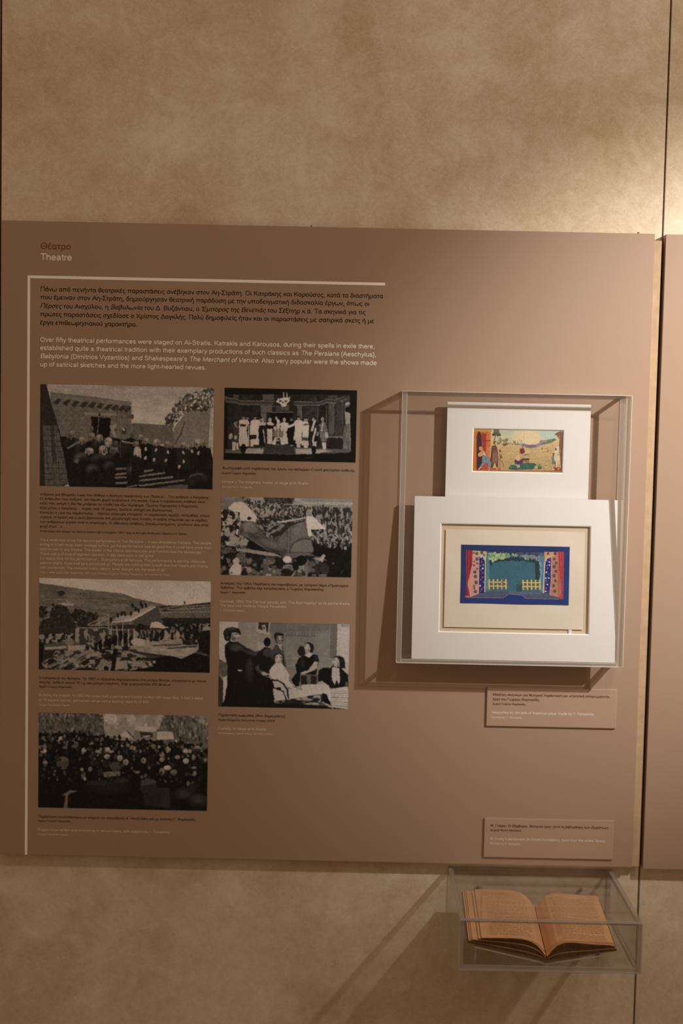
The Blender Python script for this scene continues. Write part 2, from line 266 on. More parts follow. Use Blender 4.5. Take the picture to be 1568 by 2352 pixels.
# ------------------------------------------------------------------ printed pictures: colours painted onto a fine vertex grid
def lin(v): v = np.clip(v, 0, 1); return np.where(v <= .04045, v / 12.92, ((v + .055) / 1.055) ** 2.4)
class Paint:
    def __init__(s, w, h, quad, bgc=(0, 0, 0), ss=2, seed=1):
        s.w, s.h, s.ss = w, h, ss; W_, H_ = w * ss, h * ss; s.fr = (0, 0, 1.); s.seed = seed
        s.a = np.zeros((H_, W_, 3), np.float32); s.a[:] = np.array(s.c(bgc)); s.W, s.H = W_, H_
        s.rng = np.random.RandomState(seed); s.rd = random.Random(seed)
        A = []; B = []
        # quad: corners in millimetre-like print units; frame(): the drawing units used below
        for (x, y), (u, v) in zip(quad, ((0, 0), (W_, 0), (W_, H_), (0, H_))):
            A.append([x, y, 1, 0, 0, 0, -u * x, -u * y]); B.append(u)
            A.append([0, 0, 0, x, y, 1, -v * x, -v * y]); B.append(v)
        s.Hm = np.append(np.linalg.solve(np.array(A, float), np.array(B, float)), 1).reshape(3, 3)
        s.k0 = W_ / math.hypot(quad[1][0] - quad[0][0], quad[1][1] - quad[0][1]); s.k = s.k0
    def frame(s, ox, oy, sc): s.fr = (ox, oy, sc); s.k = s.k0 * sc
    def c(s, c): return (c, c, c) if not isinstance(c, (tuple, list)) else c
    def t(s, p):
        p = np.array(p, float).reshape(-1, 2) * s.fr[2] + np.array(s.fr[:2]); q = np.c_[p, np.ones(len(p))] @ s.Hm.T
        return q[:, :2] / q[:, 2:]
    def mask(s, pts):
        q = s.t(pts); x0, y0 = np.floor(q.min(0)).astype(int) - 1; x1, y1 = np.ceil(q.max(0)).astype(int) + 2
        x0, y0 = max(0, x0), max(0, y0); x1, y1 = min(s.W, x1), min(s.H, y1)
        if x1 <= x0 or y1 <= y0: return None
        X, Y = np.meshgrid(np.arange(x0, x1) + .5, np.arange(y0, y1) + .5); m = np.zeros(X.shape, bool)
        n = len(q)
        for i in range(n):
            ax, ay = q[i]; bx, by = q[(i + 1) % n]
            if ay == by: continue
            cr = ((ay > Y) != (by > Y)) & (X < (bx - ax) * (Y - ay) / (by - ay) + ax); m ^= cr
        return (slice(y0, y1), slice(x0, x1)), m
    def put(s, r, c, al=1.):
        if r is None: return
        sl, m = r; mm = (m * al)[..., None]
        s.a[sl] = s.a[sl] * (1 - mm) + np.array(s.c(c), np.float32) * mm
    def poly(s, pts, c, al=1.): s.put(s.mask(pts), c, al)
    def poly_(s, flat, c, al=1.): s.poly([(flat[i], flat[i + 1]) for i in range(0, len(flat), 2)], c, al)
    def ell(s, cx, cy, rx, ry, c, rot=0, al=1., n=16):
        r = math.radians(rot)
        s.poly([(cx + rx * math.cos(a) * math.cos(r) - ry * math.sin(a) * math.sin(r), cy + rx * math.cos(a) * math.sin(r) + ry * math.sin(a) * math.cos(r)) for a in [2 * math.pi * i / n for i in range(n)]], c, al)
    def glow(s, cx, cy, rx, ry, c, rot=0, al=1.):
        """soft-edged ellipse"""
        q = s.t([(cx, cy)])[0]; k = s.k; a, b = rx * k, ry * k; R = max(a, b) + 1
        x0, y0 = max(0, int(q[0] - R)), max(0, int(q[1] - R)); x1, y1 = min(s.W, int(q[0] + R) + 1), min(s.H, int(q[1] + R) + 1)
        if x1 <= x0 or y1 <= y0: return
        X, Y = np.meshgrid(np.arange(x0, x1) + .5 - q[0], np.arange(y0, y1) + .5 - q[1]); r = math.radians(rot)
        d = ((X * math.cos(r) + Y * math.sin(r)) / a) ** 2 + ((-X * math.sin(r) + Y * math.cos(r)) / b) ** 2
        s.put(((slice(y0, y1), slice(x0, x1)), np.clip(1 - d, 0, 1) ** 1.1), c, al)
    def line(s, flat, wd, c, al=1.):
        p = [(flat[i], flat[i + 1]) for i in range(0, len(flat), 2)]
        for (ax, ay), (bx, by) in zip(p, p[1:]):
            l = math.hypot(bx - ax, by - ay) or 1; dx, dy = (bx - ax) / l * wd / 2, (by - ay) / l * wd / 2
            s.poly([(ax - dy - dx, ay + dx - dy), (ax + dy - dx, ay - dx - dy), (bx + dy + dx, by - dx + dy), (bx - dy + dx, by + dx + dy)], c, al)
    def grad(s, flat, c0, c1, ax=1):
        """polygon filled with a ramp along image y (ax=1) or x (ax=0)"""
        r = s.mask([(flat[i], flat[i + 1]) for i in range(0, len(flat), 2)])
        if r is None: return
        sl, m = r; n = m.shape[0] if ax == 1 else m.shape[1]; tt = np.linspace(0, 1, n)
        tt = tt[:, None] if ax == 1 else tt[None, :]; tt = np.broadcast_to(tt, m.shape)[..., None]
        col = np.array(s.c(c0)) * (1 - tt) + np.array(s.c(c1)) * tt
        s.a[sl] = np.where(m[..., None], col, s.a[sl])
    def fbm(s, shape, sx, sy, oct=3):
        h, w = shape; out = np.zeros(shape); tot = 0; am = 1.
        for o in range(oct):
            gx, gy = max(1.2, sx / 2 ** o), max(1.2, sy / 2 ** o); nx, ny = int(w / gx) + 3, int(h / gy) + 3
            g = s.rng.rand(ny, nx); X = np.arange(w) / gx; Y = np.arange(h) / gy; xi = X.astype(int); yi = Y.astype(int)
            fx = (X - xi); fy = (Y - yi); fx = fx * fx * (3 - 2 * fx); fy = (fy * fy * (3 - 2 * fy))[:, None]
            v = (g[yi][:, xi] * (1 - fx) + g[yi][:, xi + 1] * fx) * (1 - fy) + (g[yi + 1][:, xi] * (1 - fx) + g[yi + 1][:, xi + 1] * fx) * fy
            out += v * am; tot += am; am *= .6
        return out / tot - .5
    def noise(s, flat, amp, sx, sy=None, oct=3):
        """grain added inside a polygon, sizes in crop units"""
        sy = sy or sx; r = s.mask([(flat[i], flat[i + 1]) for i in range(0, len(flat), 2)])
        if r is None: return
        sl, m = r; n = s.fbm(m.shape, sx * s.k, sy * s.k, oct) * 2.6 * amp
        s.a[sl] += (n * m)[..., None]
    def split(s, flat, lo, hi, sx, sy=None, th=.0, oct=3, soft=.06):
        """two-tone blotches inside a polygon"""
        sy = sy or sx; r = s.mask([(flat[i], flat[i + 1]) for i in range(0, len(flat), 2)])
        if r is None: return
        sl, m = r; n = s.fbm(m.shape, sx * s.k, sy * s.k, oct); tt = np.clip((n - th) / soft * .5 + .5, 0, 1)[..., None]
        col = np.array(s.c(lo)) * (1 - tt) + np.array(s.c(hi)) * tt
        s.a[sl] = np.where(m[..., None], col, s.a[sl])
    def scatter(s, flat, n, r0, r1, cols, asp=(1, 1.4), al=1., rot=30):
        p = [(flat[i], flat[i + 1]) for i in range(0, len(flat), 2)]; xs = [q[0] for q in p]; ys = [q[1] for q in p]; k = 0; tries = 0
        while k < n and tries < n * 20:
            tries += 1; x = s.rd.uniform(min(xs), max(xs)); y = s.rd.uniform(min(ys), max(ys)); c = False
            for i in range(len(p)):
                ax, ay = p[i]; bx, by = p[(i + 1) % len(p)]
                if (ay > y) != (by > y) and x < (bx - ax) * (y - ay) / (by - ay) + ax: c = not c
            if not c: continue
            r = s.rd.uniform(r0, r1); k += 1
            s.ell(x, y, r, r * s.rd.uniform(*asp), s.rd.choice(cols), s.rd.uniform(-rot, rot), al, 8)
    def warp(s, amp, size, seed=0):
        """hand-made irregularity: every outline wanders by amp pixels"""
        dx = s.fbm((s.H, s.W), size, size, 2) * 2.6 * amp; dy = s.fbm((s.H, s.W), size, size, 2) * 2.6 * amp
        Y, X = np.mgrid[0:s.H, 0:s.W]
        s.a = s.a[np.clip(Y + dy, 0, s.H - 1).astype(int), np.clip(X + dx, 0, s.W - 1).astype(int)]
    def mottle(s, amp, size):
        s.a *= (1 + s.fbm((s.H, s.W), size, size, 3) * 2.6 * amp)[..., None]
    def blur(s, n=1):
        for _ in range(n):
            p = np.pad(s.a, ((1, 1), (1, 1), (0, 0)), 'edge')
            p = (p[:-2] + 2 * p[1:-1] + p[2:]) / 4; s.a = (p[:, :-2] + 2 * p[:, 1:-1] + p[:, 2:]) / 4
    def grid(s):
        a = s.a.reshape(s.h, s.ss, s.w, s.ss, 3).mean((1, 3)); return np.clip(a, 0, 255)
def print_mesh(name, g, x0, x1, z0, z1, y, mat, parent, xf=None):
    """g: (h, w, 3) albedo; a flat sheet in the wall plane whose vertices carry the print"""
    h, w, _ = g.shape
    X, Z = np.meshgrid(np.linspace(x0, x1, w), np.linspace(z1, z0, h))
    co = np.stack([X, np.full_like(X, y), Z], -1).reshape(-1, 3)
    i = np.arange(h * w).reshape(h, w)
    f = np.stack([i[:-1, :-1], i[1:, :-1], i[1:, 1:], i[:-1, 1:]], -1).reshape(-1, 4)
    me = bpy.data.meshes.new(name); me.vertices.add(len(co)); me.vertices.foreach_set('co', co.ravel())
    me.loops.add(f.size); me.loops.foreach_set('vertex_index', f.ravel().astype(np.int32))
    me.polygons.add(len(f)); me.polygons.foreach_set('loop_start', (np.arange(len(f)) * 4).astype(np.int32))
    me.update(calc_edges=True)
    ca = me.color_attributes.new('print', 'FLOAT_COLOR', 'POINT')
    ca.data.foreach_set('color', np.concatenate([g.reshape(-1, 3), np.ones((h * w, 1))], 1).astype(np.float32).ravel())
    return link(name, me, mat, parent)
def printmat(nm, sp):
    k, N, L = newmat(nm); b = N['Principled BSDF']; a = N.new('ShaderNodeAttribute'); a.attribute_name = 'print'
    L.new(a.outputs['Color'], b.inputs['Base Color']); b.inputs['Roughness'].default_value = .55; b.inputs['Specular IOR Level'].default_value = sp
    return k
M['print'] = printmat('printed_photograph', .2); M['paint'] = printmat('gouache_painting', .04)

# ------------------------------------------------------------------ the pictures themselves
def bw(p, gain=2.9, gamma=1.0):
    p.warp(1.5, 14); p.warp(1.2, 5); p.mottle(.13, 2.6); p.mottle(.05, 60); p.blur(2); g = p.grid().mean(2, keepdims=True) / 255
    return np.clip(lin(g) * gain - .004, .006, .80) ** gamma * np.array([1.0, .965, .94])
def full(p, q): return [c for xy in q for c in xy]

def picture_persians():            # chorus of white-haired elders in front of a stone gate
    Q = [(93, 881.5), (491, 891), (488, 1124), (91.5, 1116)]
    p = Paint(410, 240, Q, 120, seed=3); p.frame(80, 870, .26786); F = (0, 0, 1600, 0, 1600, 1000, 0, 1000)
    p.grad((40, 40, 1560, 40, 1560, 560, 40, 560), 112, 146); p.noise((40, 40, 1560, 40, 1560, 560, 40, 560), 9, 90, 30)
    p.poly_((95, 45, 500, 60, 840, 130, 840, 205, 160, 120), 112); p.noise((95, 45, 840, 60, 840, 205, 160, 120), 10, 60, 14)
    p.poly_((130, 112, 480, 150, 828, 200, 832, 560, 160, 620), 74)                     # gate building
    p.poly_((150, 135, 828, 205, 828, 235, 160, 180), 82)
    for i in range(9): p.line((170, 225 + i * 42, 830, 262 + i * 34), 3, 55, .7)
    for i in range(60):
        x = p.rd.uniform(180, 820); y = p.rd.uniform(280, 540); p.line((x, y, x + 2, y + 36), 4, 52, .6)
    for x, y in ((195, 190), (275, 200), (348, 212), (422, 218), (494, 222), (563, 230), (630, 240), (690, 246), (748, 252), (795, 258)):
        p.poly_((x - 38, y + 10, x + 2, y - 26, x + 38, y - 16, x - 4, y + 32), 38)
    p.noise((150, 140, 828, 205, 828, 560, 160, 600), 11, 24)
    p.poly_((430, 285, 705, 292, 705, 318, 430, 312), 92); p.line((706, 250, 704, 420), 5, 45)
    p.poly_((485, 322, 652, 336, 640, 560, 492, 560), 12); p.line((552, 330, 538, 470), 6, 88); p.ell(556, 305, 9, 16, 40)
    p.poly_((832, 380, 1000, 390, 1172, 398, 1215, 560, 832, 560), 68); p.noise((832, 380, 1172, 398, 1215, 560, 832, 560), 8, 20, 50); p.line((905, 390, 922, 470), 4, 50)
    p.ell(838, 325, 9, 22, 50); p.line((845, 380, 1160, 398), 5, 88)
    p.poly_((1185, 560, 1190, 420, 1290, 290, 1335, 262, 1508, 256, 1482, 600, 1190, 600), 84); p.noise((1185, 560, 1190, 420, 1335, 262, 1508, 256, 1482, 600), 6, 40, 60)
    p.poly_((1510, 150, 1535, 80, 1530, 640, 1478, 560), 118); p.line((1283, 370, 1250, 470, 1200, 555), 11, 46); p.line((1500, 260, 1480, 560), 5, 66)
    T = (1100, 360, 1160, 290, 1235, 170, 1330, 135, 1430, 110, 1530, 78, 1508, 250, 1400, 268, 1320, 262, 1250, 320, 1180, 400, 1120, 372)
    p.scatter(T, 210, 9, 20, (42, 52, 60, 34), al=.9); p.scatter(T, 140, 5, 10, (120, 98, 132, 80)); 
    p.poly_((48, 40, 98, 42, 140, 200, 200, 400, 240, 560, 312, 870, 250, 920, 40, 920), 30)   # left wall in shade
    p.poly_((70, 395, 190, 405, 260, 620, 312, 870, 230, 915, 88, 915), 62)
    for i in range(11): p.line((66, 430 + i * 48, 200 + i * 11, 440 + i * 46), 4, 34)
    for x in (105, 150, 200): p.line((x - 20, 400, x + 20, 915), 4, 36, .8)
    p.poly_((135, 400, 165, 400, 190, 720, 150, 720), 34, .7); p.noise((70, 395, 190, 405, 312, 870, 88, 915), 12, 22)
    p.poly_((215, 490, 340, 500, 420, 540, 560, 520, 660, 500, 760, 520, 830, 500, 900, 540, 1050, 570, 1200, 590, 1340, 600, 1500, 590, 1525, 700, 1525, 960, 300, 960, 260, 700), 17)
    p.noise((300, 600, 1500, 600, 1500, 950, 300, 950), 4, 60)
    for a in ((690, 770, 780, 765), (692, 818, 782, 806), (694, 846, 784, 838), (700, 892, 790, 885), (895, 798, 1010, 778), (898, 832, 1110, 802), (900, 868, 1180, 838), (905, 912, 1280, 864)): p.line(a, 13, 84); p.line((a[0], a[1] + 9, a[2], a[3] + 9), 5, 58)
    p.poly_((1000, 938, 1240, 900, 1310, 905, 1310, 945), 60)
    # cloaks with rim light
    for b in ((390, 590, 62, 90, 36), (560, 560, 70, 60, 34), (400, 690, 70, 70, 44), (570, 690, 100, 60, 34), (500, 790, 64, 60, 40), (640, 760, 60, 60, 33), (690, 660, 60, 60, 30), (868, 690, 64, 66, 50), (840, 800, 58, 90, 42), (780, 640, 60, 110, 22), (700, 600, 40, 60, 52), (1400, 640, 90, 60, 26), (1400, 880, 96, 84, 30), (1250, 640, 60, 60, 22), (300, 560, 56, 60, 22)):
        p.glow(b[0] - 4, b[1] - b[3] * .25, b[2] * 1.05, b[3] * .9, b[4] * 1.45, -8); p.glow(b[0] + 14, b[1] + b[3] * .35, b[2] * .95, b[3] * .95, 15)
    for i in range(46):
        x = p.rd.uniform(290, 1500); y = p.rd.uniform(650, 880); l = p.rd.uniform(30, 90); p.line((x, y, x + p.rd.uniform(-16, 16), y + l), p.rd.uniform(4, 9), p.rd.choice((27, 32, 12, 38)), .5)
    p.ell(1380, 830, 60, 22, 56, -12); p.ell(1385, 845, 62, 22, 26, -10)
    p.line((285, 590, 375, 540), 17, 78); p.line((750, 532, 835, 552), 13, 100); p.line((738, 480, 732, 670), 5, 60)
    heads = ((312, 476, 36, 42, 92), (410, 526, 30, 38, 106), (486, 492, 34, 38, 92), (556, 504, 30, 34, 112), (632, 535, 34, 36, 122), (632, 562, 26, 30, 126), (470, 618, 38, 32, 116), (588, 606, 38, 40, 108), (680, 606, 40, 40, 88), (690, 425, 34, 40, 104), (768, 446, 22, 34, 60), (912, 500, 24, 26, 108), (950, 532, 30, 32, 104), (1046, 545, 30, 34, 120), (1132, 562, 28, 34, 100), (1172, 572, 22, 30, 88), (1268, 565, 30, 30, 112), (1322, 582, 28, 28, 100), (1388, 552, 40, 44, 116), (1436, 548, 24, 38, 98), (866, 558, 26, 28, 96), (882, 622, 32, 44, 130), (488, 430, 16, 26, 80), (832, 486, 16, 20, 66), (690, 560, 26, 34, 60))
    for i, (x, y, a, b, c) in enumerate(heads):            # shoulders, long hair, shaded face, beard
        k = p.rd.uniform(-8, 8); d = 1 if i % 2 else -1
        if y > 480 and x > 860: p.poly_((x - a * 1.5, y + b * 1.1, x - a * .6, y + b * .6, x + a * .7, y + b * .6, x + a * 1.6, y + b * 1.3, x + a * 1.7, y + 190, x - a * 1.6, y + 190), p.rd.choice((19, 24, 15)))
        p.poly_((x - a, y - b * .1, x - a * .8, y - b * .7, x - a * .2, y - b, x + a * .5, y - b * .92, x + a * .95, y - b * .3, x + a * .9 + k, y + b * .7, x + a * .3, y + b * .5, x + k * .4, y + b * 1.15, x - a * .4, y + b * .55, x - a * .95 + k, y + b * .8), c * .72)
        p.ell(x - d * a * .2, y - b * .4, a * .66, b * .5, c * 1.02); p.ell(x + d * a * .28, y + b * .1, a * .36, b * .36, c * .42); p.ell(x + d * a * .3, y - b * .05, a * .26, b * .2, c * .66)
        for q in range(7): p.line((x - a * .8 + q * a * .26, y - b * .8, x - a * .95 + q * a * .32, y + b * .7), 3, c * (.45 if q % 2 else 1.05), .55)
        p.noise((x - a, y - b, x + a, y - b, x + a, y + b, x - a, y + b), 9, 7)
    p.poly_((640, 400, 668, 400, 700, 500, 680, 495), 104); p.poly_((700, 400, 728, 470, 740, 500, 712, 490), 78); p.poly_((850, 640, 880, 590, 908, 600, 918, 680), 128, .8)
    p.ell(594, 634, 20, 16, 120); p.ell(594, 630, 12, 9, 30)
    for x, y in ((950, 600), (1038, 608), (1140, 628), (1022, 692), (1122, 698), (948, 675), (1272, 706), (1400, 634), (1345, 618), (1272, 630), (1236, 752), (360, 705), (760, 430)): p.ell(x, y, 10, 17, 118, p.rd.uniform(-30, 30))
    p.ell(355, 706, 22, 14, 66, 20); p.line((790, 925, 900, 905), 8, 90)
    p.noise(F, 7, 9, 9, 2)
    return bw(p)

def picture_building():            # men building an open-air theatre below a hillside
    Q = [(90, 1327.5), (484.5, 1335.5), (481, 1545.5), (89.6, 1537)]
    p = Paint(410, 220, Q, 60, seed=7); p.frame(80, 1320, .26786); F = (0, 0, 1600, 0, 1600, 900, 0, 900)
    p.grad((30, 20, 1530, 20, 1530, 330, 30, 330), 132, 146)
    H = (30, 72, 200, 92, 380, 120, 560, 142, 740, 158, 840, 196, 1000, 232, 1130, 262, 1200, 300, 1200, 460, 30, 480)
    p.poly_(H, 74); p.noise(H, 16, 90, 14); p.noise(H, 10, 20, 6); p.poly_((30, 72, 200, 92, 330, 125, 200, 190, 30, 170), 60, .5)
    p.poly_((260, 200, 420, 232, 640, 270, 760, 250, 700, 300, 300, 260), 86, .5)
    p.ell(225, 158, 34, 22, 34); p.poly_((205, 240, 330, 245, 328, 268, 210, 266), 112); p.poly_((250, 205, 300, 236, 280, 240), 104)
    p.poly_((1060, 268, 1290, 258, 1510, 232, 1510, 300, 1100, 320), 40)
    p.poly_((1150, 312, 1275, 262, 1380, 286, 1510, 290, 1510, 400, 1150, 400), 66); p.noise((1150, 312, 1275, 262, 1510, 290, 1510, 400, 1150, 400), 9, 60, 10)
    for a in ((1060, 300, 1280, 256), (1280, 256, 1380, 380), (990, 325, 1490, 318), (1130, 300, 1510, 278), (1310, 270, 1500, 262)): p.line(a, 6, 104)
    p.line((1310, 275, 1370, 370), 5, 28); p.ell(1280, 242, 7, 16, 30)
    for b in ((215, 345, 90, 90), (130, 450, 90, 80), (270, 440, 80, 80), (380, 350, 66, 56), (470, 380, 66, 56), (420, 420, 60, 50), (60, 320, 40, 50)): p.ell(*b, 30); p.scatter((b[0] - b[2], b[1] - b[3], b[0] + b[2], b[1] - b[3], b[0] + b[2], b[1] + b[3], b[0] - b[2], b[1] + b[3]), 26, 6, 12, (42, 20, 50, 24))
    p.poly_((30, 455, 1510, 400, 1510, 860, 30, 860), 34)
    R = (60, 510, 1420, 460, 1400, 640, 60, 640); p.split(R, 22, 104, 26, 34, .02)
    p.poly_((1030, 370, 1510, 370, 1510, 460, 1030, 450), 26); p.split((1160, 420, 1510, 420, 1510, 540, 1160, 560), 20, 92, 18, 22, .07)
    p.poly_((820, 380, 1040, 275, 1060, 300, 1100, 420, 860, 440), 56); p.noise((820, 380, 1040, 275, 1100, 420), 7, 14)
    p.poly_((650, 405, 820, 378, 1020, 268, 1036, 278, 830, 396, 660, 412), 142)                  # pale roof
    p.poly_((670, 395, 700, 360, 830, 340, 850, 320, 1000, 262, 1030, 270, 820, 380), 116)
    for x, y in ((710, 345), (770, 335), (820, 330), (860, 290), (835, 262), (905, 240), (915, 262), (948, 262), (885, 305), (650, 385), (745, 330)): p.ell(x, y, 11, 24, 26, p.rd.uniform(-20, 20)); p.ell(x + 3, y - 22, 5, 6, 80)
    for a in ((455, 425, 630, 345), (455, 432, 650, 430), (630, 340, 628, 480), (545, 385, 560, 560), (570, 372, 640, 430), (600, 360, 540, 430), (490, 440, 620, 372), (655, 410, 655, 560), (700, 440, 708, 600), (750, 400, 748, 470), (650, 470, 850, 470), (360, 455, 640, 452)): p.line(a, 8, 104)
    p.poly_((345, 460, 380, 460, 372, 590, 345, 590), 102); p.split((380, 460, 660, 460, 660, 560, 380, 590), 40, 100, 30, 40, -.02)
    p.poly_((670, 475, 850, 470, 850, 600, 680, 610), 40); 
    for x in (700, 745, 800, 848): p.line((x, 470, x + 4, 610), 15, 110)
    for x, y in ((612, 560), (640, 590), (690, 560), (735, 520), (775, 540), (818, 560), (1030, 540), (560, 600)): p.ell(x, y, 15, 50, 15); p.ell(x, y - 52, 8, 10, 60)
    p.poly_((978, 452, 1000, 405, 1060, 404, 1110, 440, 1145, 452, 1100, 462, 1060, 456), 138); p.ell(905, 460, 40, 44, 24); p.split((900, 470, 1060, 470, 1060, 540, 900, 540), 26, 88, 12, 30)
    for x in (1040, 1085, 1125, 1220, 1300, 1370): p.ell(x, 520, 18, 40, 110 if x in (1125, 1220) else 20)
    p.poly_((60, 600, 300, 560, 420, 600, 440, 640, 100, 640), 60); p.line((95, 630, 260, 620), 22, 112); p.ell(300, 575, 40, 34, 84); p.ell(60, 530, 26, 24, 96)
    p.poly_((280, 610, 430, 600, 430, 640, 290, 655), 112); p.poly_((820, 620, 900, 540, 960, 570, 1100, 570, 1250, 545, 1270, 600, 1420, 600, 1380, 660, 1320, 700, 1250, 718, 1120, 690, 900, 660), 104)
    p.noise((820, 540, 1420, 540, 1420, 720, 820, 720), 18, 70, 12); p.poly_((1000, 600, 1260, 590, 1250, 604, 1010, 612), 50); p.ell(880, 575, 60, 34, 122); p.line((1140, 630, 1380, 612), 12, 42); p.line((1300, 628, 1380, 636), 10, 124)
    L = (60, 760, 180, 650, 460, 640, 800, 650, 1050, 730, 1000, 800, 800, 830, 100, 815)
    p.split(L, 26, 98, 44, 24, .0); p.noise(L, 12, 18, 14)
    for i in range(34):
        x = p.rd.uniform(120, 480); y = p.rd.uniform(655, 800); p.line((x - 40, y + 22, x + 30, y - 20), p.rd.uniform(8, 18), p.rd.choice((24, 30, 96, 104, 80)), .8)
    p.poly_((520, 800, 560, 745, 660, 735, 650, 812), 92); p.poly_((690, 812, 680, 740, 780, 730, 800, 800), 108); p.line((665, 815, 690, 650), 36, 16); p.ell(610, 800, 20, 18, 12)
    p.poly_((1000, 720, 1140, 688, 1260, 718, 1330, 680, 1400, 660, 1440, 690, 1510, 700, 1510, 860, 850, 850, 820, 820, 1010, 780), 14)
    p.poly_((1430, 480, 1510, 470, 1510, 700, 1400, 640, 1400, 560), 16); p.line((1380, 665, 1470, 690), 6, 96); p.poly_((1430, 450, 1510, 444, 1510, 475, 1440, 480), 100)
    p.poly_((30, 560, 80, 600, 60, 800, 100, 840, 30, 840), 16); p.poly_((60, 808, 850, 825, 850, 860, 30, 850), 13)
    for x, y in ((1020, 745), (985, 765), (815, 750), (470, 780), (360, 775)): p.ell(x, y, 15, 12, 112)
    p.noise(F, 9, 8, 8, 2)
    return bw(p)

def picture_puppets():             # a dark crowd before a small puppet booth
    Q = [(88.8, 1637), (478, 1644), (475.6, 1863), (88, 1854)]
    p = Paint(400, 228, Q, 18, seed=11); p.frame(80, 1540, .26786); F = (0, 300, 1600, 300, 1600, 1300, 0, 1300)
    p.poly_((20, 355, 1500, 380, 1500, 660, 20, 640), 62); p.noise((20, 355, 600, 360, 600, 560, 20, 560), 26, 22, 70); p.noise((20, 355, 600, 360, 600, 560, 20, 560), 13, 9, 14)
    p.scatter((20, 355, 590, 362, 570, 560, 20, 560), 160, 6, 13, (40, 96, 58, 112, 34, 78), (1, 2.2), .55)
    p.scatter((1050, 376, 1490, 384, 1490, 620, 1200, 590, 1050, 500), 150, 6, 13, (36, 96, 56, 112, 30), (1, 2.6), .55)
    p.poly_((575, 360, 1100, 372, 1060, 500, 850, 520, 850, 600, 600, 590), 108); p.noise((575, 360, 1100, 372, 1060, 500, 850, 600, 600, 590), 18, 40)
    p.ell(645, 410, 60, 45, 128); p.ell(820, 415, 40, 34, 124); p.noise((575, 360, 720, 360, 720, 480, 575, 480), 16, 14)
    p.poly_((600, 585, 620, 520, 740, 500, 850, 560, 850, 610), 104); p.poly_((720, 560, 770, 515, 830, 580), 128); p.line((785, 515, 850, 585), 9, 46)
    p.noise((1040, 375, 1500, 385, 1500, 640, 1190, 600, 1040, 520), 24, 16, 70); p.noise((1290, 378, 1500, 385, 1500, 560, 1380, 520), 20, 22); p.poly_((1290, 376, 1490, 382, 1490, 470, 1420, 450), 112, .45)
    for x in (1235, 1370): p.line((x, 470, x, 560), 9, 92)
    p.poly_((845, 475, 1040, 484, 1035, 620, 845, 610), 88); p.poly_((848, 475, 1040, 484, 1038, 520, 960, 525, 850, 512), 128); p.poly_((895, 525, 1005, 530, 1000, 575, 900, 570), 34); p.ell(950, 562, 34, 8, 122); p.poly_((925, 476, 943, 440, 962, 478), 132)
    p.poly_((1042, 522, 1175, 522, 1190, 590, 1042, 592), 126); p.noise((1042, 522, 1190, 592, 1042, 592), 8, 12)
    p.poly_((20, 540, 330, 530, 560, 560, 720, 600, 860, 600, 1040, 600, 1250, 620, 1500, 640, 1500, 1260, 20, 1260), 13)
    p.noise((20, 560, 1500, 640, 1500, 800, 20, 800), 9, 26)
    p.scatter((40, 560, 560, 560, 1480, 650, 1480, 720, 40, 700), 120, 8, 20, (20, 44, 60, 34, 76, 12), (.8, 1.3)); p.scatter((560, 590, 1480, 620, 1480, 760, 500, 740), 70, 9, 16, (90, 30, 54, 14), (.9, 1.3))
    p.scatter((60, 700, 1480, 720, 1480, 900, 60, 900), 60, 16, 34, (10, 22, 30, 14), (.9, 1.2))
    for x, y, a, b, c in ((228, 592, 36, 28, 122), (75, 688, 26, 20, 128), (418, 680, 24, 20, 122), (620, 676, 24, 20, 128), (650, 694, 26, 12, 106), (614, 736, 28, 24, 112), (478, 624, 22, 14, 96), (534, 694, 22, 14, 104), (724, 748, 26, 26, 106), (775, 782, 26, 26, 112), (792, 640, 18, 16, 96), (848, 664, 15, 20, 100), (928, 768, 24, 26, 98), (1084, 722, 22, 20, 98), (1086, 762, 26, 20, 102), (1140, 674, 20, 20, 114), (1216, 740, 24, 18, 96), (1290, 774, 26, 26, 122), (1288, 690, 24, 20, 122), (1324, 690, 18, 16, 112), (1130, 832, 32, 22, 134), (1085, 862, 26, 30, 84), (1185, 868, 30, 24, 76), (1404, 656, 44, 18, 98), (1356, 740, 16, 26, 92), (1360, 832, 26, 12, 86), (1366, 880, 18, 22, 92), (90, 786, 22, 18, 90), (470, 842, 18, 22, 80), (402, 846, 14, 16, 96), (410, 900, 18, 28, 72), (425, 924, 12, 14, 110), (1205, 612, 12, 26, 128), (1055, 652, 16, 12, 112), (1008, 646, 18, 14, 104), (340, 650, 30, 16, 66), (258, 660, 20, 12, 80), (875, 868, 24, 12, 88), (1458, 766, 18, 20, 84), (945, 895, 14, 16, 70), (192, 934, 9, 14, 66)):
        p.ell(x, y, a, b, c * .85); p.ell(x, y - b * .25, a * .75, b * .6, c)
    p.ell(228, 606, 18, 14, 20)
    p.ell(238, 790, 54, 56, 52); p.noise((186, 736, 292, 736, 292, 850, 186, 850), 9, 12); p.ell(240, 760, 46, 20, 64); p.ell(690, 820, 52, 40, 50); p.ell(610, 800, 34, 34, 26); p.poly_((580, 870, 640, 862, 730, 862, 728, 900, 590, 912), 76); p.noise((580, 860, 730, 860, 728, 912, 590, 912), 8, 14)
    p.scatter((40, 530, 330, 520, 560, 550, 860, 590, 1250, 610, 1490, 630, 1490, 670, 860, 640, 40, 590), 130, 8, 17, (10, 22, 34, 16, 70), (.9, 1.5)); p.scatter((40, 640, 1480, 680, 1480, 1000, 40, 960), 190, 7, 15, (22, 34, 50, 12, 70, 28), (.8, 1.5), .8); p.noise((20, 560, 1500, 640, 1500, 1260, 20, 1260), 5, 18)
    p.poly_((895, 1010, 905, 940, 960, 920, 1030, 935, 1040, 1000, 1150, 1010, 1160, 1180, 940, 1150, 930, 1060), 32); p.poly_((905, 945, 960, 922, 1035, 940, 1030, 970, 910, 985), 48)
